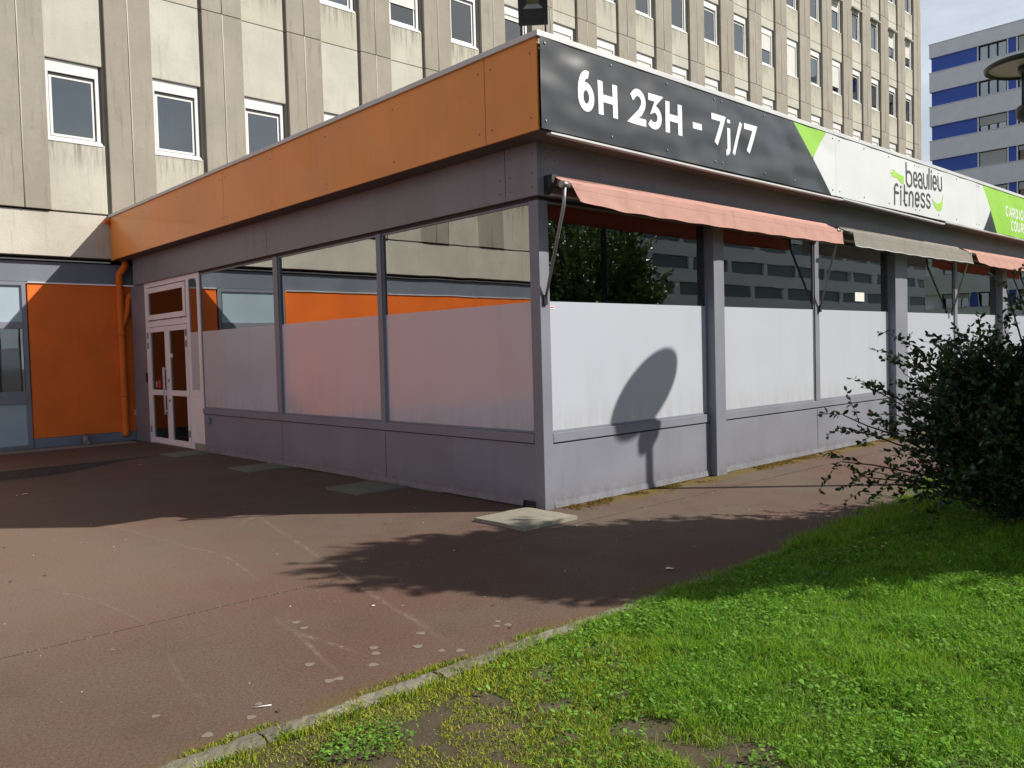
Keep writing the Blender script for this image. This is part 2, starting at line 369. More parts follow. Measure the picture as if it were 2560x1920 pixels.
# ================================================================== GROUND
def vnoise(x, y, s, seed=0):
    """cheap smooth value noise on arrays"""
    x = x*s+seed*17.3; y = y*s+seed*9.1
    xi = np.floor(x); yi = np.floor(y); fx = x-xi; fy = y-yi; fx = fx*fx*(3-2*fx); fy = fy*fy*(3-2*fy)
    h = lambda a, b: np.mod(np.sin(a*127.1+b*311.7+seed)*43758.5453, 1.0)
    return (h(xi, yi)*(1-fx)+h(xi+1, yi)*fx)*(1-fy)+(h(xi, yi+1)*(1-fx)+h(xi+1, yi+1)*fx)*fy
def sst(a, b, v): t = np.clip((v-a)/(b-a), 0, 1); return t*t*(3-2*t)
def ground_z(x, y):
    x = np.asarray(x, float); y = np.asarray(y, float)
    dip = -.13*sst(-.7, -2.6, x)*sst(4.0, 7.6, y)*(y < 8.55)
    return dip
def grid_sheet(name, xs, ys, zf, mat, kind='structure', parent=None):
    X, Y = np.meshgrid(xs, ys); Z = zf(X, Y); V = np.stack([X.ravel(), Y.ravel(), Z.ravel()], 1); nx = len(xs)
    i, j = np.meshgrid(np.arange(nx-1), np.arange(len(ys)-1)); a = (j*nx+i).ravel()
    F = np.stack([a, a+1, a+1+nx, a+nx], 1).ravel()
    me = np_mesh(name, V, F, 4, mat, smooth=True); o = bpy.data.objects.new(name, me); put(o, parent, (0, 0, 0)); o['kind'] = kind; return o
def seg(*a):
    out = []
    for i in range(0, len(a)-2, 2): out += list(np.linspace(a[i], a[i+2], a[i+1], endpoint=False))
    return np.array(out+[a[-1]])
JY = -.665
grid_sheet('ground', seg(-400, 6, -30, 6, 80, 6, 400), seg(-400, 6, -60, 6, 60, 6, 400), lambda X, Y: X*0-.25, M['soil'])
xs = seg(-30, 10, -8, 60, 3, 20, 70)
pv = grid_sheet('paving', xs, np.array([-2.56, -2.0, -1.2, JY-.0035]), lambda X, Y: ground_z(X, Y), M['paving'])
grid_sheet('paving', seg(-30, 10, -8, 60, 3, 20, 70), seg(JY+.0035, 24, 8.54, 1, 8.549), lambda X, Y: ground_z(X, Y), M['paving'])
MB().box(-30, 70, JY-.02, JY+.02, -.1, -.012).build('joint_filler', M['groove'], kind='structure')
# upper walkway by the tower wall, its worn edge a low step over the sunken paving
grid_sheet('pavement', seg(-30, 10, -8, 30, 0.3), seg(8.55, 8, 12.3), lambda X, Y: X*0, M['paving'])
MB().box(-30, .0, 8.551, 8.60, -.3, -.004).build('step_face', M['paving'], kind='structure')
MB().box(-30, -.15, 11.28, 11.86, -.05, .004).build('drain_strip', M['slab'], kind='structure')
# lawn
def lawn_z(X, Y):
    return -.012+.05*sst(-2.7, -3.6, Y)*vnoise(X, Y, 1.1, 1)+.05*sst(-1.5, 1.5, X)*sst(-2.7, -4, Y)+.030*vnoise(X, Y, 4, 2)*sst(-2.68, -2.9, Y)+.026*vnoise(X, Y, 11, 7)*sst(-2.7, -2.9, Y)*sst(-3.6, -2.4, X)
grid_sheet('lawn_soil', seg(-30, 12, -7, 140, 5, 30, 70), seg(-60, 12, -8, 90, -2.66), lawn_z, M['thatch'])
# kerb stones
kr = empty('kerb', (0, -2.6, 0), kind='structure'); kx = -9.0; ki = 0
while kx < 22:
    L = .94+random.uniform(-.06, .06)
    m = MB(); n = 34; dy = random.uniform(-.008, .008); dz = random.uniform(-.006, .006)
    vs = []; fs = []
    prof = [(-.056, -.12), (-.055, .002), (-.040, .014), (-.015, .017), (.012, .017), (.038, .013), (.052, .002), (.053, -.12)]
    ew = random.uniform(0, 9)
    for i in range(n+1):
        x = kx+.006+(L-.012)*i/n
        for j, (py, pz) in enumerate(prof):
            w = (random.uniform(-.005, .005)+.010*(float(vnoise(np.array([x]), np.array([j*.4]), 9, 31)[0])-.5)) if 0 < j < 7 else 0; pz -= (.022*max(0, float(vnoise(np.array([x]), np.array([ew+j*.25]), 5, 33)[0])-.55)) if 0 < j < 7 else 0
            vs.append((x, -2.605+py+dy+w, pz+dz+(random.uniform(-.004, .004) if 0 < j < 7 else 0)))
    k = len(prof)
    for i in range(n):
        for j in range(k-1): fs.append((i*k+j, i*k+j+1, (i+1)*k+j+1, (i+1)*k+j))
    fs.append(tuple(range(k))); fs.append(tuple(n*k+j for j in reversed(range(k))))
    m.add(vs, fs); m.build('kerb_stone', M['kerbs'], kr); kx += L

# ================================================================== PAVILION
pav = empty('pavilion', (5, 5, 0), 'low grey gym pavilion with orange fascia and big frosted windows', 'building')
XE = 21.4; YT = 11.85
def pb(m, name, mat, bevel=0, parent=pav, **kw): return m.build(name, M[mat], parent, bevel=bevel, **kw)
# structure: floor, roof, ceiling, walls inside
pb(MB().box(.06, XE, .06, 11.80, -.02, .03), 'floor', 'int_floor')
pb(MB().box(.06, XE, .06, 11.80, 3.16, 3.22), 'ceiling', 'int_ceiling')
pb(MB().box(.1, XE, 11.55, 11.80, .03, 3.16), 'back_wall', 'interior')
pb(MB().box(XE-.1, XE, .1, 11.5, .0, 3.6), 'side_wall', 'grey')
pb(MB().box(4.2, XE-.15, 6.4, 6.5, .03, 3.155), 'partition', 'interior')
for (x, y) in ((4.98, .34), (10.5, .34), (15.6, .34), (3.2, 5.6)):
    pb(MB().box(x-.17, x+.17, y-.14, y+.14, .031, 3.158), 'inner_column', 'int_column')
pb(MB().box(-.30, XE, -.35, 11.84, 4.38, 4.46), 'roof', 'roofing')
pb(MB().box(-.318, XE, -.365, 11.84, 3.66, 3.70), 'soffit', 'soffit')
# fascia, left face: orange panels
for a, b in ((-.38, .356), (.364, 6.476), (6.484, 11.846)):
    fp = pb(MB().box(-.344, -.322, a, b, 3.655, 4.498), 'fascia_panel', 'orange', .003)
    sc_ = MB(); ys = [a+.09, b-.09]
    if b-a > 2: ys += list(np.linspace(a+.09, b-.09, int((b-a)/1.5)+1)[1:-1])
    for yy in ys:
        for zz in (3.78, 4.37): sc_.tube([(-.3445, yy, zz), (-.348, yy, zz)], .009, 8)
    pb(sc_, 'screw_heads', 'jamb', parent=fp, kind='stuff')
pb(MB().box(-.34, -.318, 11.70, 11.845, 3.64, 3.655), 'drip_edge', 'orange')
# top trim segments
for a, b in ((-.41, 2.178), (2.182, 6.6), (6.604, 11.846)):
    m = MB().box(-.372, -.31, a, b, 4.50, 4.552); pb(m, 'roof_trim', 'trim', .004)
xs_ = [-.309, 2.0, 5.4, 8.9, 12.4, 16, XE]
for a, b in zip(xs_, xs_[1:]): pb(MB().box(a+.002, b-.002, -.42, -.36, 4.50, 4.552), 'roof_trim', 'trim', .004)
pb(MB().box(-.372, -.309, -.42, -.411, 4.50, 4.552), 'roof_trim', 'trim')
# light edge under the sign, bent loose at one joint
for a, b, z0, z1 in ((-.2, 2.6, 3.632, 3.618), (2.604, 5.7, 3.618, 3.622), (5.704, 9.5, 3.636, 3.600), (9.54, 14.0, 3.640, 3.636), (14.004, XE, 3.636, 3.636)):
    pb(MB().add([(a, -.405, z0), (b, -.405, z1), (b, -.345, z1), (a, -.345, z0), (a, -.405, z0+.02), (b, -.405, z1+.02), (b, -.345, z1+.02), (a, -.345, z0+.02)],
       [(0, 3, 2, 1), (4, 5, 6, 7), (0, 1, 5, 4), (1, 2, 6, 5), (2, 3, 7, 6), (3, 0, 4, 7)]), 'edge_strip', 'trim')
# grey bands
for a, b in ((-.052, .408), (.416, 5.70), (5.708, 11.50)):
    p_ = pb(MB().box(-.052, .0, a, b, 3.135, 3.66), 'band_panel', 'grey_band', .003)
    s_ = MB()
    for yy in (a+.07, b-.07):
        for zz in (3.22, 3.36, 3.55): s_.tube([(-.0525, yy, zz), (-.056, yy, zz)], .007, 7)
    pb(s_, 'screw_heads', 'rubber', parent=p_, kind='stuff')
bx = [.0, .0, 7.72, 13.3, 17.5, XE]
for a, b in ((.004, 7.716), (7.724, 13.30), (13.308, XE)):
    p_ = pb(MB().box(a, b, -.052, .0, 3.135, 3.66), 'band_panel', 'grey_band', .003)
    s_ = MB()
    for xx in (a+.06, a+.19, b-.07):
        for zz in (3.24, 3.33, 3.5, 3.6): s_.tube([(xx, -.0525, zz), (xx, -.056, zz)], .007, 7)
    pb(s_, 'screw_heads', 'rubber', parent=p_, kind='stuff')
pb(MB().box(.0, .05, .0, 11.42, 3.10, 3.134), 'head_rail', 'rubber')
pb(MB().box(.052, XE, .0, .05, 3.10, 3.134), 'head_rail', 'rubber')
# corner post
pb(MB().box(-.02, .115, -.02, .115, .0, 3.098), 'corner_post', 'grey', .004)
pb(MB().box(.02, .058, -.050, -.021, 3.14, 3.20), 'corner_block', 'trim')
# ---- left face (x = 0)
def window_left(y0, y1):
    w = pb(ring(y0, y1, .77, 3.098, .022, .004, .05, 'x'), 'window', 'grey')
    pb(MB().box(.018, .026, y0+.022, y1-.022, 2.10, 3.076), 'pane', 'glass', parent=w)
    pb(MB().box(.014, .026, y0+.022, y1-.022, .792, 2.0995), 'frosted_pane', 'film', parent=w)
    return w
for y0, y1 in ((.117, 2.75), (2.85, 5.46), (5.60, 8.36)):
    w = window_left(y0, y1)
for y0, y1 in ((2.75, 2.85), (5.46, 5.60)): pb(MB().box(-.025, .06, y0, y1, .77, 3.098), 'mullion', 'grey', .004)
pb(MB().box(-.03, .06, .117, 8.36, .672, .768), 'sill', 'grey', .004)
for y0, y1 in ((.117, 2.786), (2.798, 5.50), (5.512, 8.36)):
    pb(MB().box(-.012, .05, y0, y1, .075, .660), 'base_panel', 'grey', .003)
pb(MB().box(-.004, .04, .117, 8.36, .0, .68), 'base_backing', 'rubber')
yy = .30
while yy < 8.36:
    e = min(8.36, yy+random.uniform(1.1, 1.9)); z = .004+random.uniform(0, .012)
    pb(MB().add([(-.026, yy, z), (-.026, e, z+random.uniform(-.004, .008)), (-.002, e, .07), (-.002, yy, .07), (-.018, yy, .078), (-.018, e, .078)], [(0, 1, 5, 4), (4, 5, 2, 3)]), 'base_flashing', 'grey'); yy = e+.002
# ---- door end
pb(MB().box(-.01, .3, 11.045, 11.80, .0, 3.134), 'end_column', 'grey_band', .004)
DX0, DX1 = -.006, .055
m = MB(); m.box(DX0, DX1, 10.93, 11.04, .012, 3.13); m.box(DX0, DX1, 8.86, 8.97, .012, 3.13); m.box(DX0, DX1, 8.37, 8.47, .13, 3.13)
m.box(DX0, DX1, 8.97, 10.93, 3.04, 3.13); m.box(DX0, DX1, 8.97, 10.93, 2.27, 2.385); m.box(DX0, DX1, 8.47, 8.86, 3.06, 3.13); m.box(DX0, DX1, 8.47, 8.86, .955, 1.055)
pb(m, 'door_frame', 'white', .003)
m = ring(8.99, 10.91, 2.40, 3.02, .10, -.022, .03, 'x'); tw = pb(m, 'transom_window', 'white', .004)
pb(MB().box(.0, .008, 9.09, 10.81, 2.50, 2.92), 'pane', 'door_glass', parent=tw)
for y in (9.15, 9.95, 10.7): pb(MB().box(-.035, -.022, y, y+.10, 2.385, 2.405), 'hinge', 'steel', parent=tw)
for (y0, y1, hy) in ((9.955, 10.92, 10.05), (8.98, 9.945, 9.90)):
    m = MB(); xa, xb = -.014, .035
    m.box(xa, xb, y0, y0+.10, .02, 2.26); m.box(xa, xb, y1-.12, y1, .02, 2.26)
    for za, zb in ((.02, .13), (.955, 1.055), (2.165, 2.26)): m.box(xa, xb, y0+.10, y1-.12, za, zb)
    d = pb(m, 'door', 'white', .003)
    pb(MB().box(.008, .014, y0+.10, y1-.12, 1.055, 2.165), 'pane', 'door_glass', parent=d)
    pb(MB().box(.008, .014, y0+.10, y1-.12, .13, .955), 'pane', 'door_glass', parent=d)
    for z in (.22, 1.85, 2.05): pb(MB().box(-.034, -.0145, (y1-.035 if hy > 10 else y0), (y1 if hy > 10 else y0+.035), z, z+.12), 'hinge', 'steel', parent=d)
    if hy > 10:
        pb(MB().tube([(-.015, 10.02, 1.45), (-.07, 10.02, 1.45), (-.07, 10.02, 1.49), (-.07, 10.02, .60), (-.07, 10.02, .66), (-.015, 10.02, .66)], .017, 10), 'handle', 'white', parent=d)
        pb(MB().box(.004, .007, 10.40, 10.52, 1.09, 1.24), 'sticker', 'red', parent=d)
        pb(MB().box(.004, .007, 10.58, 10.64, 1.10, 1.22), 'sticker', 'bluegrey', parent=d)
    else:
        for z in (1.24, .86): pb(MB().tube([(-.0145, 9.905, z), (-.03, 9.905, z)], .026, 12), 'lock', 'steel', parent=d)
        pb(MB().box(.004, .007, 9.74, 9.84, 1.67, 1.74), 'sticker', 'litter', parent=d)
sd = pb(ring(8.47, 8.86, 1.056, 3.06, .018, -.004, .03, 'x'), 'sidelight', 'white')
pb(MB().box(.006, .012, 8.488, 8.842, 2.10, 3.042), 'pane', 'glass', parent=sd)
pb(MB().box(.004, .012, 8.488, 8.842, 1.074, 2.0995), 'frosted_pane', 'film', parent=sd)
pb(MB().box(.004, .03, 8.47, 8.86, .13, .954), 'infill_panel', 'white', .003)
pb(MB().box(.004, .06, 8.37, 8.86, .0, .129), 'threshold_block', 'slab', .004)
pb(MB().box(-.03, .25, 8.97, 11.03, .0, .011), 'threshold', 'steel')
# inner vestibule wall seen brown through the doors
pb(MB().box(1.9, 1.98, 8.2, 11.5, .032, 3.15), 'vestibule_wall', 'wood')
pb(MB().box(.1, 1.88, 8.36, 8.42, .032, 3.15), 'vestibule_wall', 'interior')
# ---- right face (y = 0)
def window_right(x0, x1):
    w = pb(ring(x0, x1, .77, 3.098, .022, .004, .05, 'y'), 'window', 'grey')
    pb(MB().box(x0+.022, x1-.022, .018, .026, 2.10, 3.076), 'pane', 'glass_r', parent=w)
    pb(MB().box(x0+.022, x1-.022, .012, .026, .792, 2.0995), 'frosted_pane', 'film', parent=w)
    return w
WR = ((.117, 2.89), (3.115, 5.61), (5.74, 8.17), (8.655, 11.09), (11.22, 13.50), (13.80, 16.3), (16.43, 18.9))
for w in WR: window_right(*w)
for x0, x1 in ((2.892, 3.113), (8.172, 8.653), (13.502, 13.798), (18.902, 19.2)):
    pb(MB().box(x0, x1, -.105, .06, .0, 3.098), 'column', 'grey', .004)
for x0, x1 in ((5.612, 5.738), (11.092, 11.218), (16.302, 16.428)): pb(MB().box(x0, x1, -.012, .06, .77, 3.098), 'mullion', 'grey', .004)
for x0, x1 in ((.117, 2.888), (3.117, 8.168), (8.657, 13.498), (13.802, 18.9)):
    pb(MB().box(x0, x1, -.022, .06, .672, .768), 'sill', 'grey', .004)
    pb(MB().box(x0, x1, -.0, .04, .0, .68), 'base_backing', 'rubber')
    xm = (x0+x1)/2+(0 if x0 > 3 else 9)
    for a, b in (((x0, xm-.006), (xm+.006, x1)) if x0 > 3 else ((x0, x1),)):
        pb(MB().box(a, b, -.012, .05, .065, .655), 'base_panel', 'grey', .003)
    xx = x0
    while xx < x1:
        e = min(x1, xx+random.uniform(1.2, 2.0)); z = .002+random.uniform(0, .008)
        pb(MB().add([(xx, -.028, z), (e, -.028, z+random.uniform(-.002, .006)), (e, -.004, .062), (xx, -.004, .062), (xx, -.019, .070), (e, -.019, .070)], [(0, 4, 5, 1), (4, 3, 2, 5)]), 'base_flashing', 'grey'); xx = e+.002
pb(MB().box(19.2, XE-.1, 0, .1, 0, 3.13), 'end_wall', 'grey')
# blind cords inside
for pts in ([(1.98, .10, 3.05), (1.95, .10, 2.35), (1.98, .10, 2.24), (2.02, .10, 2.22), (2.06, .10, 2.28), (2.05, .10, 3.05)],):
    pb(MB().tube(pts, .006, 6), 'blind_cord', 'print_white')
for y in (1.75, 2.2, 3.9, 6.3):
    pb(MB().tube([(.09, y, 3.08), (.09, y+.02, 2.3+.1*math.sin(y*5)), (.09, y+.05, 2.22+.1*math.sin(y*5)), (.09, y+.08, 2.3+.1*math.sin(y*5)), (.09, y+.07, 3.08)], .004, 6), 'blind_cord', 'print_white')
# sheet of paper and maker's sticker stuck to the glass
tag(MB().box(6.95, 7.27, .0125, .0165, 2.25, 2.39).build('paper_notice', M['litter']), 'small cream paper stuck on the dark upper glass below the grey awning', 'notice')
st = MB().box(.14, .21, .008, .0115, 2.02, 2.05).build('sticker', M['print_white']); tag(st, 'tiny red and white sticker on the frosted glass by the corner post', 'sticker')
tag(MB().box(.145, .205, .006, .0075, 2.035, 2.046).build('stripe', M['red'], st))

# ================================================================== SIGN
SY = -.405
def wave(x, z):
    a = .010*math.sin(x*2.05+.4)*math.sin((z-3.66)*3.7+.3) + .006*math.sin(x*3.45+1.1+z*1.7)
    return SY - abs(a) - .012*math.exp(-((x+.34)/.25)**2)
def sheet(x0f, x1f, z0, z1, nx, nz, off=0.0):
    m = MB(); vs = []; fs = []
    for j in range(nz+1):
        z = z0+(z1-z0)*j/nz
        for i in range(nx+1):
            x = x0f(z)+(x1f(z)-x0f(z))*i/nx; vs.append((x, wave(x, z)-off, z))
    for j in range(nz):
        for i in range(nx): a = j*(nx+1)+i; fs.append((a, a+1, a+nx+2, a+nx+1))
    b = len(vs); vs2 = [(x, y+.004, z) for x, y, z in vs]; fs2 = [(f[3]+b, f[2]+b, f[1]+b, f[0]+b) for f in fs]
    m.add(vs, fs, True); m.add(vs2, [tuple(i-b for i in f) for f in fs2], True)
    return m
sg = empty('shop_sign', (5.5, -.4, 3.66), 'long dark, white and green sign board along the roof edge', 'sign')
ZB, ZT = 3.660, 4.494
slant = lambda z: 4.31+(4.494-z)*1.244
c = lambda v: (lambda z: v)
p1 = pb(sheet(c(-.338), c(2.573), ZB, ZT, 40, 14), 'sign_panel', 'sdark', parent=sg, label='dark grey sign panel with opening hours')
p2 = pb(sheet(c(2.577), slant, ZB, ZT, 30, 14), 'sign_panel', 'sdark', parent=sg, label='dark grey sign panel with slanted end')
lft = lambda z: (4.82+(z-4.10)*(5.20-4.82)/(ZT-4.10)) if z > 4.10 else slant(z)
p3 = pb(sheet(lambda z: lft(z)+.001, c(5.488), ZB, ZT, 10, 30), 'sign_panel', 'swhite', parent=sg)
pb(sheet(c(5.492), c(8.298), ZB, ZT, 24, 12), 'sign_panel', 'swhite', parent=sg)
wr = lambda z: (11.35+(ZT-z)*(.43/.424)) if z > 4.07 else (11.78-(4.07-z)*.9)
pb(sheet(c(8.302), c(11.098), ZB, ZT, 24, 12), 'sign_panel', 'swhite', parent=sg)
pb(sheet(c(11.102), wr, ZB, ZT, 6, 30), 'sign_panel', 'swhite', parent=sg)
pb(sheet(lambda z: slant(z)+.001, lambda z: max(lft(z), slant(z)+.002), 4.10, ZT, 6, 12), 'green_triangle', 'sgreen', parent=sg)
gl = lambda z: 11.35+(ZT-z)*(.81/.834)
pb(sheet(lambda z: wr(z)+.001, lambda z: gl(z)+.002, ZB, 4.07, 6, 8), 'dark_triangle', 'sdark', parent=sg)
pb(sheet(lambda z: gl(z)+.003, c(XE-3.2), ZB, ZT, 40, 12), 'sign_panel', 'sgreen', parent=sg, label='green sign panel with white lettering')
m = MB()
for x in (-.28, .67, 1.59, 2.50, 2.645, 3.58, 4.33, 5.39, 5.59, 6.37, 7.22, 8.22, 8.38, 9.2, 10.04, 11.03, 11.17, 12.9, 14.2, 15.6):
    for z in (4.445, 3.735):
        y = wave(x, z); m.tube([(x, y-.0005, z), (x, y-.008, z)], [.015, .008], 10)
pb(m, 'screw_heads', 'steel', parent=sg, kind='stuff')

# ------------------------------------------------------------------ lettering
def strip(path, w, closed=False):
    """mitred strip polygon verts (2D) from a polyline"""
    n = len(path); L = []; Rr = []
    for i in range(n):
        p = Vector(path[i]); a = Vector(path[i-1]) if (i > 0 or closed) else None; b = Vector(path[(i+1) % n]) if (i < n-1 or closed) else None
        if a is None: t = (b-p).normalized(); nrm = Vector((-t.y, t.x)); k = 1
        elif b is None: t = (p-a).normalized(); nrm = Vector((-t.y, t.x)); k = 1
        else:
            t1 = (p-a).normalized(); t2 = (b-p).normalized(); n1 = Vector((-t1.y, t1.x)); n2 = Vector((-t2.y, t2.x)); nrm = (n1+n2)
            nrm = nrm.normalized() if nrm.length > 1e-6 else n1; k = min(2.5, 1/max(.35, nrm.dot(n1)))
        L.append(p+nrm*w/2*k); Rr.append(p-nrm*w/2*k)
    return L, Rr
def arc(cx, cy, rx, ry, a0, a1, n=14): return [(cx+rx*math.cos(R(a0+(a1-a0)*i/n)), cy+ry*math.sin(R(a0+(a1-a0)*i/n))) for i in range(n+1)]
def resample(path, step, closed=False):
    out = []; pts = [Vector(p) for p in path]+([Vector(path[0])] if closed else [])
    for a, b in zip(pts, pts[1:]):
        k = max(1, int((b-a).length/step))
        for i in range(k): out.append(a+(b-a)*i/k)
    if not closed: out.append(pts[-1])
    return [(p.x, p.y) for p in out]
def letter(strokes, x0, z0, sx, sz, w, mat, parent, name='letter', shear=0, rounded=False):
    """strokes: list of (path, closed) in unit coords; real size sx (width) sz (cap height)"""
    m = MB(); dep = 0
    for path, closed in strokes:
        pp = [(x0+px*sx, z0+pz*sz+px*sx*shear) for px, pz in path]
        if rounded and not closed:
            pass
        pp = resample(pp, .08, closed); L, Rr = strip(pp, w, closed); n = len(pp)
        off = .0035+dep*.0004; dep += 1
        vs = [(q.x, wave(q.x, q.y)-off, q.y) for q in L]+[(q.x, wave(q.x, q.y)-off, q.y) for q in Rr]
        fs = [(i, (i+1) % n, n+(i+1) % n, n+i) for i in range(n if closed else n-1)]
        m.add(vs, fs)
        if rounded and not closed:
            for e, (a, b) in ((0, (pp[0], pp[1])), (1, (pp[-1], pp[-2]))):
                d = (Vector(a)-Vector(b)).normalized(); nn = Vector((-d.y, d.x)); off = .0035+dep*.0004; dep += 1
                pts = [Vector(a)+nn*w/2*math.cos(t)+d*w/2*math.sin(t) for t in [math.pi*i/8 for i in range(9)]]
                m.add([(q.x, wave(q.x, q.y)-off, q.y) for q in pts], [tuple(range(9))])
    return pb(m, name, mat, parent=parent)
h = .5
G = {
 '6': [(arc(.5, .32, .40, .32, 0, 360, 32)[:-1], True), (arc(.62, .42, .52, .58, 78, 195, 18), False)],
 'H': [([(.1, -.1), (.1, 1.1)], False), ([(.9, -.1), (.9, 1.1)], False), ([(.1, .5), (.9, .5)], False)],
 '2': [([(.04, .80)]+arc(.47, .70, .38, .32, 150, -30, 14)+[(.60, .32), (.08, .0), (.20, .0), (1.02, .0)], False)],
 '3': [([(.02, 1.0), (.80, 1.0), (.42, .60)]+arc(.42, .30, .42, .31, 88, -140, 18), False)],
 '7': [([(-.02, 1.0), (.88, 1.0), (.30, -.1)], False)],
 'j': [([(.6, .80), (.6, .02)]+arc(.15, .0, .45, .20, 0, -95, 8), False), ([(.6, 1.0), (.6, 1.14)], False)],
 '/': [([(.0, -.32), (1.0, 1.14)], False)],
 '-': [([(0, .5), (1, .5)], False)],
 'C': [(arc(.55, .5, .50, .53, 48, 312, 20), False)],
 'A': [([(.0, -.08), (.5, 1.0), (1.0, -.08)], False), ([(.22, .28), (.78, .28)], False)],
 'R': [([(.1, -.08), (.1, 1.0), (.55, 1.0)]+arc(.55, .72, .35, .28, 88, -88, 10)+[(.1, .44)], False), ([(.55, .40), (.92, -.08)], False)],
 'D': [([(.1, 0), (.1, 1.0), (.45, 1.0)]+arc(.45, .5, .48, .5, 88, -88, 14), True)],
 'I': [([(.5, -.08), (.5, 1.08)], False)],
 'O': [(arc(.5, .5, .5, .53, 0, 360, 28)[:-1], True)],
 'U': [([(.1, 1.08), (.1, .38)]+arc(.5, .36, .4, .38, 180, 360, 14)+[(.9, 1.08)], False)],
 'S': [(arc(.5, .77, .38, .27, 30, 250, 12)+arc(.48, .24, .40, .28, 75, -150, 12), False)],
}
wt = .062
for ch, x0, z0, sx, sz, par, ww in (('6', .185, 3.955, .20, .325, p1, .076), ('H', .475, 3.955, .28, .278, p1, .076), ('2', .985, 3.962, .24, .29, p1, .074), ('3', 1.265, 3.962, .235, .29, p1, .074),
        ('H', 1.575, 3.955, .28, .278, p1, .076), ('-', 2.06, 3.945, .17, .27, p1, .07), ('7', 2.43, 3.97, .27, .275, p2, .072), ('j', 2.71, 3.93, .12, .29, p2, .066),
        ('/', 2.885, 3.96, .17, .27, p2, .056), ('7', 3.125, 3.97, .26, .275, p2, .070)):
    letter(G[ch], x0, z0, sx, sz, ww, 'print_white', par)
gp = [o for o in bpy.data.objects if o.name.startswith('sign_panel') and o.get('label', '').startswith('green')][0]
def word(s, x0, z0, sz, adv, ww):
    x = x0
    for ch in s:
        if ch != ' ': letter(G[ch], x, z0, (.05 if ch == 'I' else adv*.72), sz, ww, 'print_white', gp)
        x += adv*(.42 if ch == 'I' else (.5 if ch == ' ' else 1.0))
word('CARDIO - ', 12.64, 4.05, .165, .215, .036)
word('COURS', 12.97, 3.79, .165, .215, .036)
# logo: rounded monoline letters
def a_(*k): return arc(*k)
Gr = {
 'b': [([(.1, 1.55), (.1, .30)]+a_(.5, .35, .4, .37, 190, 360, 10)+[(.9, .62)]+a_(.5, .66, .4, .34, 0, 165, 10), False)],
 'e': [([(.12, .50), (.88, .50), (.88, .68)]+a_(.5, .68, .38, .32, 0, 180, 10)+[(.12, .35)]+a_(.5, .34, .38, .34, 180, 325, 8), False)],
 'a': [(a_(.5, .68, .38, .32, 160, 0, 9)+[(.88, .0)], False), ([(.88, .55), (.5, .55)]+a_(.5, .28, .38, .28, 90, 270, 10)+[(.7, .0), (.88, .05)], False)],
 'u': [([(.1, 1.0), (.1, .36)]+a_(.5, .36, .4, .36, 180, 360, 12)+[(.9, 1.0)], False)],
 'l': [([(.5, 0), (.5, 1.45)], False)],
 'i': [([(.5, 0), (.5, .98)], False), ([(.5, 1.26), (.5, 1.30)], False)],
 'f': [([(.1, 0), (.1, 1.05)]+a_(.5, 1.05, .4, .40, 180, 60, 8), False), ([(.1, .86), (.8, .86)], False)],
 't': [([(.2, 1.4), (.2, .35)]+a_(.6, .35, .4, .35, 180, 290, 8), False), ([(.2, .92), (.85, .92)], False)],
 'n': [([(.1, 0), (.1, .62)]+a_(.5, .64, .4, .36, 180, 0, 12)+[(.9, 0)], False)],
 's': [(a_(.5, .76, .36, .24, 25, 250, 10)+a_(.48, .24, .38, .25, 75, -155, 10), False)],
}
lg = p = [o for o in bpy.data.objects if o.name.startswith('sign_panel')][4]
for ch, x, w_ in (('b', 7.84, .25), ('e', 8.13, .17), ('a', 8.325, .19), ('u', 8.55, .20), ('l', 8.79, .02), ('i', 8.88, .02), ('e', 8.945, .18), ('u', 9.165, .20)):
    letter(Gr[ch], x, 4.085+(x-7.84)*.055, w_, .225, .042, 'print_dark', lg, 'logo_letter', rounded=True)
for ch, x, w_ in (('f', 7.40, .22), ('i', 7.655, .02), ('t', 7.76, .16), ('n', 7.955, .17), ('e', 8.18, .19), ('s', 8.41, .22), ('s', 8.66, .22)):
    letter(Gr[ch], x, 3.745+(x-7.40)*.06, w_, .215, .042, 'print_dark', lg, 'logo_letter', rounded=True)
def swoosh(top, bot, name='brush_stroke'):
    m = MB(); n = len(top); vs = [(x, wave(x, z)-.003, z) for x, z in top]+[(x, wave(x, z)-.003, z) for x, z in bot]
    m.add(vs, [(i, i+1, n+i+1, n+i) for i in range(n-1)]); return pb(m, name, 'print_green', parent=lg)
swoosh([(7.27, 4.21), (7.38, 4.245), (7.50, 4.245), (7.62, 4.225), (7.72, 4.215), (7.775, 4.215)], [(7.27, 4.20), (7.36, 4.19), (7.48, 4.165), (7.60, 4.13), (7.70, 4.095), (7.775, 4.085)])
swoosh([(7.20, 4.12), (7.28, 4.165), (7.38, 4.185), (7.46, 4.175)], [(7.20, 4.117), (7.28, 4.155), (7.38, 4.168), (7.46, 4.145)])
swoosh([(7.22, 4.225), (7.30, 4.262), (7.40, 4.272), (7.47, 4.26)], [(7.22, 4.222), (7.30, 4.252), (7.40, 4.26), (7.47, 4.252)])
swoosh([(8.93, 3.99), (8.99, 3.945), (9.08, 3.92), (9.18, 3.925), (9.27, 3.95), (9.34, 4.0), (9.40, 4.10)], [(8.93, 3.97), (9.0, 3.885), (9.10, 3.825), (9.2, 3.80), (9.30, 3.815), (9.36, 3.89), (9.405, 4.09)])

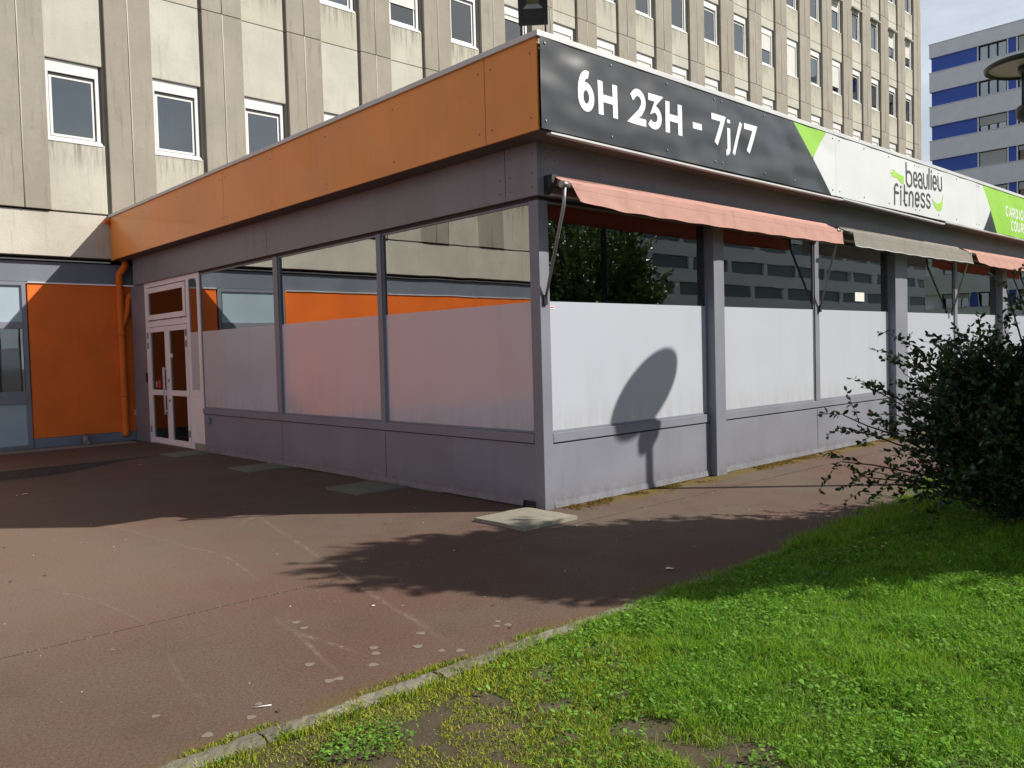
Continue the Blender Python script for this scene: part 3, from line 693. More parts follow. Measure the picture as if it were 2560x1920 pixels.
# ================================================================== AWNINGS
def awning(x0, x1, mat, label, larm, rarm, slantl=.1):
    t = empty('awning', (x0, -.06, 3.2), label, 'awning', 'awnings over the sunny windows')
    def q(m, name, mt, bevel=0): return m.build(name, M[mt], t, bevel=bevel)
    q(MB().tube([(x0+.02, -.115, 3.285), (x1, -.115, 3.285)], .05, 14), 'roller', mat)
    q(MB().tube([(x0-.09, -.35, 3.195), (x1+.05, -.35, 3.195)], .022, 10), 'front_bar', 'steel')
    # canvas between roller and bar
    n = 40; m = MB(); vs = []; fs = []
    for i in range(n+1):
        x = x0+(x1-x0)*i/n
        for j in range(4): f = j/3; vs.append((x, -.13-.22*f, 3.325-.108*f-.012*math.sin(math.pi*f)+.004*math.sin(x*9)))
    for i in range(n):
        for j in range(3): fs.append((i*4+j, i*4+j+1, i*4+j+5, i*4+j+4))
    m.add(vs, fs, True); q(m, 'canvas', mat)
    # valance, creased and a little ragged
    m = MB(); vs = []; fs = []; n = int((x1-x0)*26); K = 7
    ph = [random.uniform(0, 6.28) for _ in range(6)]
    for i in range(n+1):
        u = i/n
        for j in range(K+1):
            f = j/K; x = x0+slantl*f*(1-u)+(x1-x0)*u
            cre = .003*math.sin(x*3.1+ph[0]+f*2)+.0022*math.sin(x*13+ph[1]-f*6)+.0016*math.sin(x*37+ph[2]+f*9)+.004*max(0, math.sin(x*5.3+f*1.5+ph[4]))**14
            z = 3.212-.205*f-.012*f*math.sin(math.pi*u)-.004*f*math.sin(x*11+ph[3])+(.035*f*(1-min(1, u*9)) if slantl > .05 else 0)
            vs.append((x, -.372-.03*f+cre*f, z))
    for i in range(n):
        for j in range(K): fs.append((i*(K+1)+j, i*(K+1)+j+1, (i+1)*(K+1)+j+1, (i+1)*(K+1)+j))
    m.add(vs, fs, True); q(m, 'valance', mat)
    m = MB(); m.tube([(v[0], v[1]-.001, v[2]) for v in vs[K::(K+1)]], .006 if mat == 'canvas' else .005, 6); q(m, 'hem', 'trim' if mat == 'canvas' else mat)
    m = MB(); m.tube([(v[0], v[1]-.0005, v[2]) for v in vs[2::(K+1)]], .0016, 4); q(m, 'seam', mat)
    q(MB().box(x0+.02, x1, -.10, -.054, 3.142, 3.155), 'rear_rail', 'trim')
    for on, xa, xw in ((larm, x0-.07, x0-.045), (rarm, x1-.10, x1+.005)):
        if not on: continue
        a = q(MB().tube([(xa, -.35, 3.19), (xa+.005, -.33, 3.0), (xw, -.035, 2.13)], [.020, .018, .014], 8), 'arm', 'steel')
        MB().box(xw-.03, xw+.02, -.045, -.021, 2.06, 2.16).build('pivot', M['black'], a, bevel=.006)
        MB().tube([(xa-.045, -.35, 3.195), (xa+.05, -.35, 3.195)], .034, 12).build('knuckle', M['steel'], a)
    if larm: q(MB().add([(x0+.02, -.165, 3.25), (x0-.05, -.165, 3.33), (x0-.05, -.053, 3.33), (x0-.05, -.053, 3.15), (x0+.02, -.053, 3.33), (x0+.02, -.053, 3.15), (x0-.05, -.165, 3.25), (x0+.02, -.165, 3.33)],
        [(0, 7, 1, 6), (6, 1, 2, 3), (7, 0, 5, 4), (1, 7, 4, 2), (0, 6, 3, 5), (3, 2, 4, 5)]), 'bracket', 'black')
    return t
awning(.09, 5.72, 'salmon', 'faded salmon awning rolled up over the first windows beside the corner', True, True)
awning(6.07, 10.88, 'canvas', 'faded grey awning rolled up between the two salmon awnings', False, True, .01)
awning(11.10, 16.5, 'salmon', 'faded salmon awning beyond the grey one, partly behind the shrub twigs', False, True)

# ================================================================== SMALL FITTINGS
fl = empty('floodlight', (.03, .02, 4.46), 'black floodlight standing on the roof corner above the sign', 'floodlight')
fc = Vector((-.02, -.02, 4.995)); fn = (Vector((-.69, -.66, -.30))).normalized(); fs_ = fn.cross(Vector((0, 0, 1))).normalized()*-1; fu = fs_.cross(fn)*-1
if fu.z < 0: fu = -fu
def obox(m, c0, ax, hx, hy, hz):
    X, Y, Z = ax; vs = [c0+X*a*hx+Y*b*hy+Z*c_*hz for c_ in (-1, 1) for b in (-1, 1) for a in (-1, 1)]
    return m.add([tuple(v) for v in vs], [(0, 2, 3, 1), (4, 5, 7, 6), (0, 1, 5, 4), (2, 6, 7, 3), (0, 4, 6, 2), (1, 3, 7, 5)])
AX = (fs_, fn, fu)
m = MB(); obox(m, fc-fn*.03, AX, .145, .03, .19); body = m.build('housing', M['black'], fl, bevel=.008)
m = MB()
for a, b_, hx, hz in ((0, .172, .145, .018), (0, -.172, .145, .018), (.127, 0, .018, .154), (-.127, 0, .018, .154)): obox(m, fc+fs_*a+fu*b_+fn*.006, AX, hx, .006, hz)
m.build('rim', M['black'], fl, bevel=.003)
m = MB(); q = [fc+fs_*a+fu*b_+fn*.0015 for a, b_ in ((-.10, -.04), (.10, -.04), (.06, .0), (-.06, .0))]; m.add(q, [(0, 1, 2, 3)]); m.build('reflector', simple('reflector_metal', (.35, .40, .46), .25, .6), fl)
m = MB(); q = [fc+fs_*a+fu*b_+fn*.0015 for a, b_ in ((-.06, .001), (.06, .001), (.06, .14), (-.06, .14))]; m.add(q, [(0, 1, 2, 3)]); m.build('lamp_plate', simple('yellow_led_plate', (.10, .095, .03), .4), fl)
m = MB()
for s_ in (-1, 1):
    b0 = fc+fs_*s_*.12-fu*.10-fn*.02; m.tube([b0, b0-Vector((0, 0, .10)), (b0.x, b0.y, 4.462)], .010, 8)
m.build('support_leg', M['black'], fl)
m = MB(); b0 = fc+fs_*.153-fn*.01; m.tube([b0+fu*-.05, b0+fs_*.012-fu*.06, b0+fs_*.015-fu*.20, (b0.x, b0.y, 4.462)], .005, 6); m.build('cable', M['steel'], fl)

dp = empty('downpipe', (-.2, 11.8, 0), 'orange downpipe in the corner beside the door, with a side branch', 'downpipe')
m = MB().tube([(-.10, 11.78, 3.66), (-.10, 11.78, 3.56), (-.12, 11.80, 3.50), (-.17, 11.90, 3.42), (-.18, 11.93, 3.35), (-.18, 11.93, .16), (-.18, 11.93, .10)], .068, 16); m.build('pipe', M['orange_wall'], dp)
m = MB().tube([(.10, 11.99, 2.93), (.10, 11.93, 2.98), (.06, 11.93, 3.0), (.02, 11.93, 2.97), (-.02, 11.93, 2.88), (-.06, 11.93, 2.62), (-.13, 11.93, 2.42), (-.17, 11.93, 2.36)], .064, 16); m.build('branch_pipe', M['orange_wall'], dp)
m = MB()
for z in (.9, 2.15, 3.2): m.tube([(-.18, 11.93, z), (-.18, 11.93, z+.05)], .075, 16)
m.build('collar', M['orange_wall'], dp)
m = MB(); m.tube([(-.36, 11.80, 4.42), (-.47, 11.76, 4.41)], .032, 12); m.tube([(-.352, 11.82, 4.30), (-.352, 11.82, 4.54)], .012, 8)
tag(m.build('overflow_spout', M['orange_wall']), 'short orange overflow spout poking from the fascia end above the beam', 'spout')
tag(MB().tube([(-.95, 11.93, .16), (-.98, 11.80, .12), (-1.02, 11.62, .055)], .055, 14).build('drain_stub', M['slab']), 'short grey drain stub lying against the grey plinth', 'pipe')
tag(MB().box(-.034, -.012, 11.03, 11.09, 1.20, 1.38).build('entry_keypad', M['black'], bevel=.004), 'small black keypad on the grey column left of the white door', 'keypad')
tag(MB().box(-.062, -.0125, 8.05, 8.22, .52, .62).build('outdoor_socket', M['grey'], bevel=.008), 'small grey double socket on the panel right of the door', 'socket')
tag(MB().box(.03, .09, 11.955, 11.999, .50, .62).build('wall_socket', M['white'], bevel=.006), 'tiny white socket low on the orange wall strip by the downpipe', 'socket')

# ================================================================== LAMP POST
LX, LY, LZ = 4.57, -3.06, 4.57
lp = empty('street_lamp', (LX, LY, 0), 'dark lamp post with a wide pale disc reflector, rising behind the shrub', 'street lamp')
m = MB().lathe(LX, LY, [(.0, 0), (.11, 0), (.11, .02), (.085, .05), (.066, .35), (.056, 1.2), (.050, LZ-.62)], 24); m.build('pole', M['black'], lp)
m = MB().lathe(LX, LY, [(.048, LZ-.62), (.10, LZ-.60), (.145, LZ-.56), (.15, LZ-.50), (.15, LZ-.46), (.13, LZ-.44), (.05, LZ-.43), (.0, LZ-.43)], 28); m.build('lantern', M['black'], lp)
for an in (137, 257, 17):
    ax_, ay_ = LX+.095*math.cos(R(an)), LY+.095*math.sin(R(an))
    MB().tube([(ax_, ay_, LZ-.43), (ax_, ay_, LZ-.05)], .013, 8).build('rod', M['black'], lp)
m = MB().lathe(LX, LY, [(.13, LZ-.010), (.22, LZ+.002), (.405, LZ-.008)], 40); m.build('reflector_disc', simple('cream_reflector', (.55, .52, .44), .5), lp)
m = MB().lathe(LX, LY, [(.405, LZ-.008), (.428, LZ-.036), (.450, LZ-.028), (.455, LZ+.006), (.420, LZ+.026), (.22, LZ+.06), (.0, LZ+.072)], 40); m.build('disc_cover', M['black'], lp)
m = MB().lathe(LX, LY, [(.0, LZ-.10), (.11, LZ-.095), (.13, LZ-.06), (.13, LZ-.010)], 28); m.build('hub', M['black'], lp)

# ================================================================== TOWER
tw_ = empty('tower_block', (19.5, 18, 0), 'tall cream and brown concrete slab block with white windows', 'building')
def tb(m, name, mat, bevel=0, parent=tw_, **kw): return m.build(name, M[mat], parent, bevel=bevel, **kw)
TX0, TX1 = -17.35, 40.56; PITCH = 1.995; NK = 28; K0 = -7
Z1 = [5.93]+[10.07+2.81*r for r in range(5)]; Z2 = [7.47]+[11.58+2.81*r for r in range(5)]; ZJ = [9.135]+[11.94+2.81*r for r in range(5)]
ZTOP = 24.2
tb(MB().box(TX0, TX1-.02, 12.10, 24, 4.56, ZTOP), 'core_wall', 'groove')
tb(MB().box(TX0, TX1, 11.84, 24.02, ZTOP+.002, ZTOP+.5), 'parapet', 'beam')
tb(MB().box(40.20, TX1, 11.80, 12.099, 4.56, ZTOP), 'end_panel', 'beam')
tb(MB().box(TX0, .30, 11.85, 12.3, 3.685, 4.535), 'beam', 'beam', .006)
# shared meshes (local origin)
def lm(m, name, mat, bevel=0): return m.mesh(name, M[mat], (0, 0, 0), bevel)
SW = 1.03
def panel_mesh(hh, name, mat, t=.13): return lm(MB().box(0, SW, 0, t, -hh, 0), name, mat, .012)
def pil_mesh(hh):
    a, b, c_ = 1.095-PITCH, -.235-PITCH+PITCH, 0
    # two halves of a pilaster split by a narrow sealed groove
    m = MB(); x0, x1, xm = -.90, 0.0, -.45
    m.box(-.966, -.901, .035, .20, 0, hh); m.box(x0, xm-.012, -.055, .20, 0, hh); m.box(xm+.012, x1, -.055, .20, 0, hh)
    me = lm(m, 'pilaster', 'pilaster', .008); return me
def caulk_mesh(hh): return lm(MB().tube([(-.45, -.050, 0), (-.45+.005, -.053, hh*.35), (-.444, -.049, hh*.7), (-.45, -.051, hh)], .014, 6), 'sealant_bead', 'caulk')
cache = {}
def cached(key, fn):
    if key not in cache: cache[key] = fn()
    return cache[key]
def win_meshes(hh):
    fr = ring(.0, .97, 0, hh, .065, .05, .14, 'y')
    fr.box(.065, .905, .05, .14, hh-.235, hh-.066)
    frame = lm(fr, 'window', 'pvc', .004)
    sash = lm(ring(.085, .885, .085, hh-.285, .045, .085, .13, 'y'), 'sash', 'pvc', .004)
    sill = lm(MB().add([(-.0, -.012, -.035), (.99, -.012, -.035), (.99, .049, .05), (0, .049, .05), (0, -.012, -.001), (.99, -.012, -.001)],
        [(0, 1, 5, 4), (4, 5, 2, 3), (0, 4, 3), (1, 2, 5), (0, 3, 2, 1)]), 'sill', 'pvc')
    pane = lm(MB().box(.13, .84, .105, .112, .13, hh-.33), 'pane', 'glass_t')
    back = lm(MB().box(.07, .90, .20, .21, .07, hh-.07), 'room', 'room_dark')
    cur = MB(); vs = []; fs = []
    for i in range(25):
        x = .14+.35*i/24; y = .16+.012*math.sin(i*1.7); vs += [(x, y, .12), (x, y, hh-.3)]
    fs = [(2*i, 2*i+2, 2*i+3, 2*i+1) for i in range(24)]; cur.add(vs, fs, True); curt = lm(cur, 'curtain', 'curtain')
    jamb = lm(MB().box(.972, 1.028, .075, .13, -.0, hh), 'side_jamb', 'jamb')
    gap = lm(MB().box(.085, .885, .075, .083, hh-.283, hh-.237), 'shutter_slot', 'rubber')
    return dict(frame=frame, sash=sash, sill=sill, pane=pane, back=back, curt=curt, jamb=jamb, gap=gap)
def shutter(hh, frac):
    m = MB(); z = hh-.24; zb = z-(hh-.33)*frac; n = int((z-zb)/.045)
    for i in range(n):
        zt = z-i*.045; m.add([(.088, .076, zt-.043), (.882, .076, zt-.043), (.882, .070, zt-.02), (.088, .070, zt-.02), (.882, .076, zt), (.088, .076, zt)], [(0, 1, 2, 3), (3, 2, 4, 5)])
    m.box(.088, .882, .068, .080, z-n*.045-.03, z-n*.045)
    return lm(m, 'shutter', 'shut')
hood_me = lm(MB().add([(0, .04, -.02), (.97, .04, -.02), (.97, -.17, -.13), (0, -.17, -.13), (0, .04, .03), (.97, .04, .03), (.97, -.19, -.08), (0, -.19, -.08)],
    [(0, 1, 2, 3), (4, 7, 6, 5), (0, 4, 5, 1), (1, 5, 6, 2), (2, 6, 7, 3), (3, 7, 4, 0)]), 'tilted_shutter', 'shut')
state = {(6, 2): 0, (7, 2): 0, (5, 2): .1, (4, 1): .55, (3, 1): .0, (5, 1): .0, (6, 1): .12, (7, 1): .9, (8, 1): .9, (9, 1): .22, (10, 1): .9, (11, 1): .12, (12, 1): .15, (13, 1): .2, (14, 1): .15,
         (15, 1): .95, (16, 1): .95, (17, 1): .9, (18, 1): .95, (19, 1): .9, (20, 1): .95, (8, 2): 0, (9, 2): .05, (10, 2): 0, (11, 2): 0, (12, 2): 0, (13, 2): .5, (14, 2): 1, (15, 2): 0, (16, 2): .75,
         (17, 2): 0, (18, 2): 0, (19, 2): 0, (20, 2): 0, (16, 3): .3, (19, 3): .5, (0, 0): .0, (1, 0): 0, (2, 0): 0, (3, 0): 0}
hoods = {(17, 3), (18, 3), (19, 3), (20, 3), (16, 3)}
for k in range(K0, K0+NK):
    x0 = -1.39+PITCH*k
    # pilaster to the LEFT of this bay occupies x0-.90 .. x0
    zb = 4.56
    for r in range(6):
        zt = ZJ[r]; hh = zt-zb-.016
        pl = place('pilaster', cached(('pil', round(hh, 3)), lambda: pil_mesh(hh)), tw_, (x0, 11.85, zb+.008))
        place('sealant_bead', cached(('ck', round(hh, 3)), lambda: caulk_mesh(hh)), pl, (x0, 11.85, zb+.008))
        a0 = zb+.008; a1 = Z1[r]-.002
        place('apron_panel', cached(('ap', round(a1-a0, 3)), lambda: panel_mesh(a1-a0, 'apron_panel', 'apron')), tw_, (x0, 11.85, a1))
        s0 = Z2[r]+.012; s1 = zt-.008
        place('spandrel_panel', cached(('sp', round(s1-s0, 3)), lambda: panel_mesh(s1-s0, 'spandrel_panel', 'spandrel')), tw_, (x0, 11.85, s1))
        wh = Z2[r]-Z1[r]-.004; wm = cached(('w', round(wh, 3)), lambda: win_meshes(wh))
        o = (x0, 11.85, Z1[r]+.002)
        w = place('window', wm['frame'], tw_, o)
        for q in ('sash', 'sill', 'pane', 'back', 'jamb', 'gap'): place(wm[q].name.split('.')[0], wm[q], w, o)
        if (k*7+r*3) % 3 != 0: place('curtain', wm['curt'], w, o)
        fr = state.get((k, r), random.choice([0, 0, 0, .3, .6, .9]) if k > 8 or k < -1 else 0)
        fr = round(fr*10)/10
        if fr > .05: place('shutter', cached(('sh', round(wh, 3), fr), lambda: shutter(wh, fr)), w, o)
        if (k, r) in hoods: place('tilted_shutter', hood_me, w, (x0, 11.85, Z2[r]))
        zb = zt
    # top pieces
    place('pilaster', cached(('pilT', 1), lambda: pil_mesh(ZTOP-zb-.02)), tw_, (x0, 11.85, zb+.008))
    place('apron_panel', cached(('apT', 1), lambda: panel_mesh(ZTOP-zb-.02, 'apron_panel', 'spandrel')), tw_, (x0, 11.85, ZTOP-.01))
# last pilaster
zb = 4.56
for r in range(6):
    zt = ZJ[r]; hh = zt-zb-.016; xl = -1.39+PITCH*(K0+NK)+.0
    place('pilaster', cached(('pil', round(hh, 3)), lambda: pil_mesh(hh)), tw_, (xl-.0, 11.85, zb+.008)); zb = zt
# ground floor of the tower, left wing
tb(MB().box(TX0, .30, 12.0, 12.2, 3.19, 3.58), 'band', 'plinth', .004)
tb(MB().box(TX0, .30, 12.2, 12.4, 3.58, 3.70), 'dark_gap', 'rubber')
tb(MB().box(TX0, -.34, 11.93, 11.985, 3.600, 3.622), 'gutter_edge', 'trim')
def owall(a, b):
    tb(MB().box(a, b, 12.0, 12.3, .185, 3.165), 'orange_panel', 'orange_wall', .004)
    tb(MB().box(a, b-.02, 11.965, 12.0, 3.168, 3.188), 'panel_trim', 'trim')
    tb(MB().box(a, b, 11.97, 12.3, .0, .18), 'plinth', 'plinth', .004)
owall(-1.83, .25); owall(-9.3, -3.48); owall(-15.2, -9.31)
tb(MB().box(TX0, -15.2, 12.0, 12.3, 0, 3.19), 'end_wall', 'orange_wall')
gw = tb(ring(-3.46, -1.86, .0, 3.185, .07, 11.99, 12.08, 'y'), 'window', 'grey')
for za, zb in ((2.29, 2.42), (.87, 1.10)): MB().box(-3.39, -1.93, 11.975, 12.07, za, zb).build('crossbar', M['grey'], gw, bevel=.004)
MB().box(-3.39, -1.93, 12.03, 12.04, 2.42, 3.11).build('upper_pane', M['bluegrey'], gw)
MB().box(-3.39, -1.93, 12.03, 12.04, 1.10, 2.29).build('pane', M['glass_t'], gw)
MB().box(-3.39, -1.93, 12.03, 12.05, .07, .87).build('lower_infill', M['bluegrey'], gw)
MB().box(-3.39, -1.93, 12.25, 12.27, .9, 2.4).build('room', M['room_dark'], gw)
MB().box(-2.35, -1.97, 12.20, 12.21, 1.55, 2.29).build('blind', M['bluegrey'], gw)

# ================================================================== FAR BLOCK
fb = empty('apartment_block', (74, 8, 0), 'distant white apartment block with blue panels between its bands', 'building')
BX = 67.69; BY1 = 21.5; BY0 = -22.0
def fbb(m, name, mat, parent=fb, **kw): return m.build(name, M[mat], parent, **kw)
fbb(MB().box(BX+.45, BX+14, BY0, BY1-.1, 0, 26.0), 'core', 'bwhite')
for k in range(9):
    zt = 26.15-2.8*(k-1)-2.36 if k else 26.15
    zb_ = 25.05-2.8*k if k else 25.05
    zt = 26.15 if k == 0 else 23.80-2.8*(k-1)
    zb_ = 25.05 if k == 0 else 22.24-2.8*(k-1)
    fbb(MB().box(BX, BX+.45, BY0, BY1, zb_, zt), 'band', 'bwhite')
    fbb(MB().box(BX-.05, BX+.5, BY0, BY1+.04, zt, zt+.05), 'band_coping', 'bwhite')
    z0, z1 = zb_-1.23, zb_-.002
    if z0 < 1: break
    y = BY1-.12; wi = 0
    while y > BY0+4:
        w_ = 3.50 if wi % 2 == 0 and wi == 0 else .56
        if wi == 0: ya, yb = y-3.50, y
        else: ya, yb = y-.56, y
        fbb(MB().box(BX+.18, BX+.44, ya, yb, z0, z1), 'blue_panel', 'bblue'); y = ya
        fbb(MB().box(BX+.12, BX+.44, y-.09, y-.001, z0, z1), 'post', 'bwhite'); y -= .09
        # window, three lights
        ya, yb = y-2.05, y
        wd = fbb(ring(ya, yb, z0, z1, .06, BX+.2, BX+.4, 'x'), 'window', 'rubber')
        for j in range(3):
            a, b = ya+.06+j*(1.93/3), ya+.06+(j+1)*(1.93/3)
            fbb(MB().box(BX+.30, BX+.32, a+.05, b-.05, z0+.09, z1-.09), 'pane', 'bglass', parent=wd)
            if j: fbb(MB().box(BX+.22, BX+.36, a-.05, a+.05, z0+.06, z1-.06), 'mullion', 'rubber', parent=wd)
        sv = {(2, 0): .6, (3, 0): 1.0, (1, 0): 0, (0, 0): 0, (4, 0): .2}.get((k, wi), random.choice([0, 0, .5, 1.0, .3]))
        if sv: fbb(MB().box(BX+.21, BX+.24, ya+.06, yb-.06, z1-.05-(1.12*sv), z1-.05), 'shutter', 'bshut', parent=wd)
        fbb(MB().box(BX+.42, BX+.44, ya, yb, z0, z1), 'dark_room', 'room_dark')
        y = ya; fbb(MB().box(BX+.12, BX+.44, y-.09, y-.001, z0, z1), 'post', 'bwhite'); y -= .09; wi += 1

# block across the lawn behind the camera (mirrored in the sunny windows)
ob = empty('office_block', (45, -52, 0), 'long pale office block across the lawn, mirrored in the sunny windows', 'building')
ob_ = lambda m, name, mat, parent=ob: m.build(name, M[mat], parent)
ob_(MB().box(14, 210, -60, -50.3, 0, 17.2), 'core', 'obribbon')
for k in range(6):
    ob_(MB().box(13.9, 210.1, -50.3, -50, 3.0*k+.0, 3.0*k+1.55), 'band', 'obwhite')
    for j in range(25): ob_(MB().box(14+8*j+(k*3)%5, 14.9+8*j+(k*3)%5, -50.3, -50.05, 3.0*k+1.552, 3.0*k+2.998), 'post', 'obwhite')

# ================================================================== SLABS
def slab(x0, x1, y0, y1, z, label, tilt=0, mt='slab_shaded'):
    m = MB(); n = 6; vs = []; fs = []
    for j in range(n+1):
        for i in range(n+1):
            x = x0+(x1-x0)*i/n; y = y0+(y1-y0)*j/n; e = (i in (0, n)) or (j in (0, n))
            dx = random.uniform(-.008, .008) if e else 0
            vs.append((x+dx, y+(random.uniform(-.008, .008) if e else 0), z+tilt*(x-x0)+random.uniform(-.002, .002)-(.006 if e else 0)))
    for j in range(n):
        for i in range(n): a = j*(n+1)+i; fs.append((a, a+1, a+n+2, a+n+1))
    edge = [i for i in range(n+1)]+[(j+1)*(n+1)-1 for j in range(1, n+1)]+[n*(n+1)+i for i in reversed(range(n))]+[j*(n+1) for j in reversed(range(1, n))]
    b = len(vs); vs += [(vs[i][0], vs[i][1], -.05) for i in edge]; L = len(edge)
    fs += [(edge[(i+1) % L], edge[i], b+i, b+(i+1) % L) for i in range(L)]
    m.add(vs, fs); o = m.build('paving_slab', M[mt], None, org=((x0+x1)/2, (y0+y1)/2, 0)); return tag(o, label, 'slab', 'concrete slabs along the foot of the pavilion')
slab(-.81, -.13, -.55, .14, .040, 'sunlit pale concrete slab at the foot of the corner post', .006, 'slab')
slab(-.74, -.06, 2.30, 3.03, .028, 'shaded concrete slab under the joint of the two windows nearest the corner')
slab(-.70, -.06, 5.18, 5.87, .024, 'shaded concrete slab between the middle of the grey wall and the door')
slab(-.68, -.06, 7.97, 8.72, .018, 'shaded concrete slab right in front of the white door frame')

# ================================================================== MARKS ON THE PAVING
def ribbon(pts, w, name, mat, z=.0006):
    P = resample(pts, .04); L, Rr = strip(P, w); C = [Vector(p) for p in P]; n = len(P)
    vs = [(q.x, q.y, z) for q in L]+[(q.x, q.y, z) for q in C]+[(q.x, q.y, z) for q in Rr]
    fs = [(i, i+1, n+i+1, n+i) for i in range(n-1)]+[(n+i, n+i+1, 2*n+i+1, 2*n+i) for i in range(n-1)]
    m = MB().add(vs, fs); o = m.build(name, M[mat], kind='structure')
    at = o.data.attributes.new('edge', 'FLOAT', 'POINT'); ed = [0.0]*n+[min(1, min(i, n-1-i)/12) for i in range(n)]+[0.0]*n; at.data.foreach_set('value', ed); return o
def smooth(pts, k=8):
    out = []; P = [pts[0]]+list(pts)+[pts[-1]]
    for i in range(1, len(P)-2):
        for t in range(k):
            t /= k; q = [.5*((2*P[i][c_])+(-P[i-1][c_]+P[i+1][c_])*t+(2*P[i-1][c_]-5*P[i][c_]+4*P[i+1][c_]-P[i+2][c_])*t*t+(-P[i-1][c_]+3*P[i][c_]-3*P[i+1][c_]+P[i+2][c_])*t**3) for c_ in (0, 1)]; out.append(tuple(q))
    return out+[pts[-1]]
ribbon(smooth([(-2.02, 2.3), (-2.16, 1.71), (-2.38, .7), (-2.62, -.33), (-2.82, -1.16), (-2.96, -1.9), (-3.09, -2.42)]), .075, 'scuff_line', 'mark')
ribbon(smooth([(-3.4, 3.2), (-3.27, 2.63), (-3.18, 1.76), (-3.1, 1.13), (-3.04, .7), (-3.15, -.03), (-3.23, -.49)]), .05, 'scuff_line', 'mark', .0008)
ribbon(smooth([(-3.3, -.9), (-3.5, -1.3), (-3.62, -1.8), (-3.75, -2.4)]), .05, 'scuff_line', 'mark', .0010)
ribbon(smooth([(-3.45, -1.0), (-3.55, -1.35), (-3.5, -1.9), (-3.45, -2.35)]), .06, 'scuff_line', 'mark', .0012)
ribbon(smooth([(-4.2, -1.2), (-4.3, -1.7), (-4.35, -2.2)]), .05, 'scuff_line', 'mark', .0014)
ribbon(smooth([(-4.5, 1.0), (-4.2, .2), (-4.1, -.8)]), .045, 'scuff_line', 'mark', .0011)
ribbon(smooth([(-2.5, 1.55), (-2.3, 1.9), (-2.0, 2.1), (-1.7, 2.15)]), .10, 'scuff_line', 'mark', .0013)
# gum spots and little litter
m = MB()
def blob(x, y, r, z=.0016):
    n = 12; a0 = random.uniform(0, 6); vs = [(x+r*(1+.16*math.sin(3*t+a0))*math.cos(t), y+r*(1+.16*math.sin(3*t+a0))*math.sin(t), z) for t in [2*math.pi*i/n for i in range(n)]]
    m.add(vs+[(x, y, z+.0006)], [(i, (i+1) % n, n) for i in range(n)], True)
for x, y in ((-3.38, -2.04), (-3.42, -2.12), (-3.52, -2.25), (-4.46, -2.41), (-4.38, -2.49), (-3.46, -1.32), (-3.06, -2.04), (-2.62, -2.21), (-2.62, -2.30), (-2.68, -2.27), (-4.16, -2.27), (-3.79, -2.27), (-3.74, -2.28), (-3.2, -2.2), (-4.55, -2.05), (-4.25, -2.38), (-3.48, -1.45), (-3.75, -2.0), (-3.15, -2.35), (-3.08, -2.42)):
    blob(x, y, random.uniform(.016, .028))
for _ in range(70):
    x = random.uniform(-5.0, .5); y = random.uniform(-2.4, 3.5); blob(x, y, random.uniform(.005, .014))
o = m.build('gum_spots', M['gum'], kind='stuff')
m = MB()
for x, y, r in ((-1.01, -2.27, .035), (-2.96, -1.40, .014), (-3.22, 6.4, .05), (-3.32, 6.4, .02), (-1.31, 7.79, .025), (.25, -1.1, .025), (-.35, -.75, .02)):
    a0 = random.uniform(0, 3); n = 7
    z0 = float(ground_z(x, y))+.004
    vs = [(x+r*random.uniform(.6, 1.1)*math.cos(a0+i*6.283/n), y+r*random.uniform(.6, 1.1)*math.sin(a0+i*6.283/n), z0+random.uniform(0, r*.35)) for i in range(n)]+[(x, y, z0+r*.3)]
    m.add(vs, [(i, (i+1) % n, n) for i in range(n)])
for _ in range(70):
    x = random.uniform(-5, 6); y = random.uniform(-2.5, 3) if x < 0 else random.uniform(-2.5, -.1); r = random.uniform(.003, .007); z0 = .003
    m.add([(x-r, y, z0), (x, y-r*.7, z0), (x+r, y, z0), (x, y+r*.7, z0), (x, y, z0+r*.8)], [(0, 1, 4), (1, 2, 4), (2, 3, 4), (3, 0, 4)])
m_keep = m; m = MB()
for _ in range(60):
    if random.random() < .5: x, y = random.uniform(.3, 8), -abs(random.gauss(0, .10))-.05
    elif random.random() < .5: x, y = random.uniform(-4.6, 2), -2.5+abs(random.gauss(0, .10))
    else: x, y = random.uniform(-5, 0), random.uniform(-2.3, 6)
    a0 = random.uniform(0, 6); L_ = random.uniform(.012, .022); cx_, sx_ = math.cos(a0)*L_, math.sin(a0)*L_; zz_ = float(ground_z(x, y))+.003
    m.add([(x-cx_, y-sx_, zz_), (x-sx_*.5, y+cx_*.5, zz_+.006), (x+cx_, y+sx_, zz_+.002), (x+sx_*.5, y-cx_*.5, zz_+.004)], [(0, 1, 2), (0, 2, 3)])
m.build('dry_leaves', simple('brown_dry_leaf', (.13, .075, .035), .8), kind='stuff'); m = m_keep
m.tube([(-4.20, -2.30, .006), (-4.13, -2.335, .006)], .003, 6)
for i in range(0): m.box(-2.42-.035*i, -2.395-.035*i, 1.50-.075*i, 1.508-.075*i, .0008, .0016)
m.build('litter', M['litter'], kind='stuff')
# crumbs and sprouts along the paving joint
m = MB()
for _ in range(520):
    x = random.uniform(-6, 6); 
    if vnoise(np.array([x]), np.array([0.]), 2.2, 5)[0] < .35: continue
    y = JY+random.gauss(0, .010); r = random.uniform(.003, .010); 
    m.add([(x-r, y, 0), (x, y-r, 0), (x+r, y, 0), (x, y+r, 0), (x, y, r)], [(0, 1, 4), (1, 2, 4), (2, 3, 4), (3, 0, 4)])
m.build('joint_crumbs', M['groove'], kind='stuff')

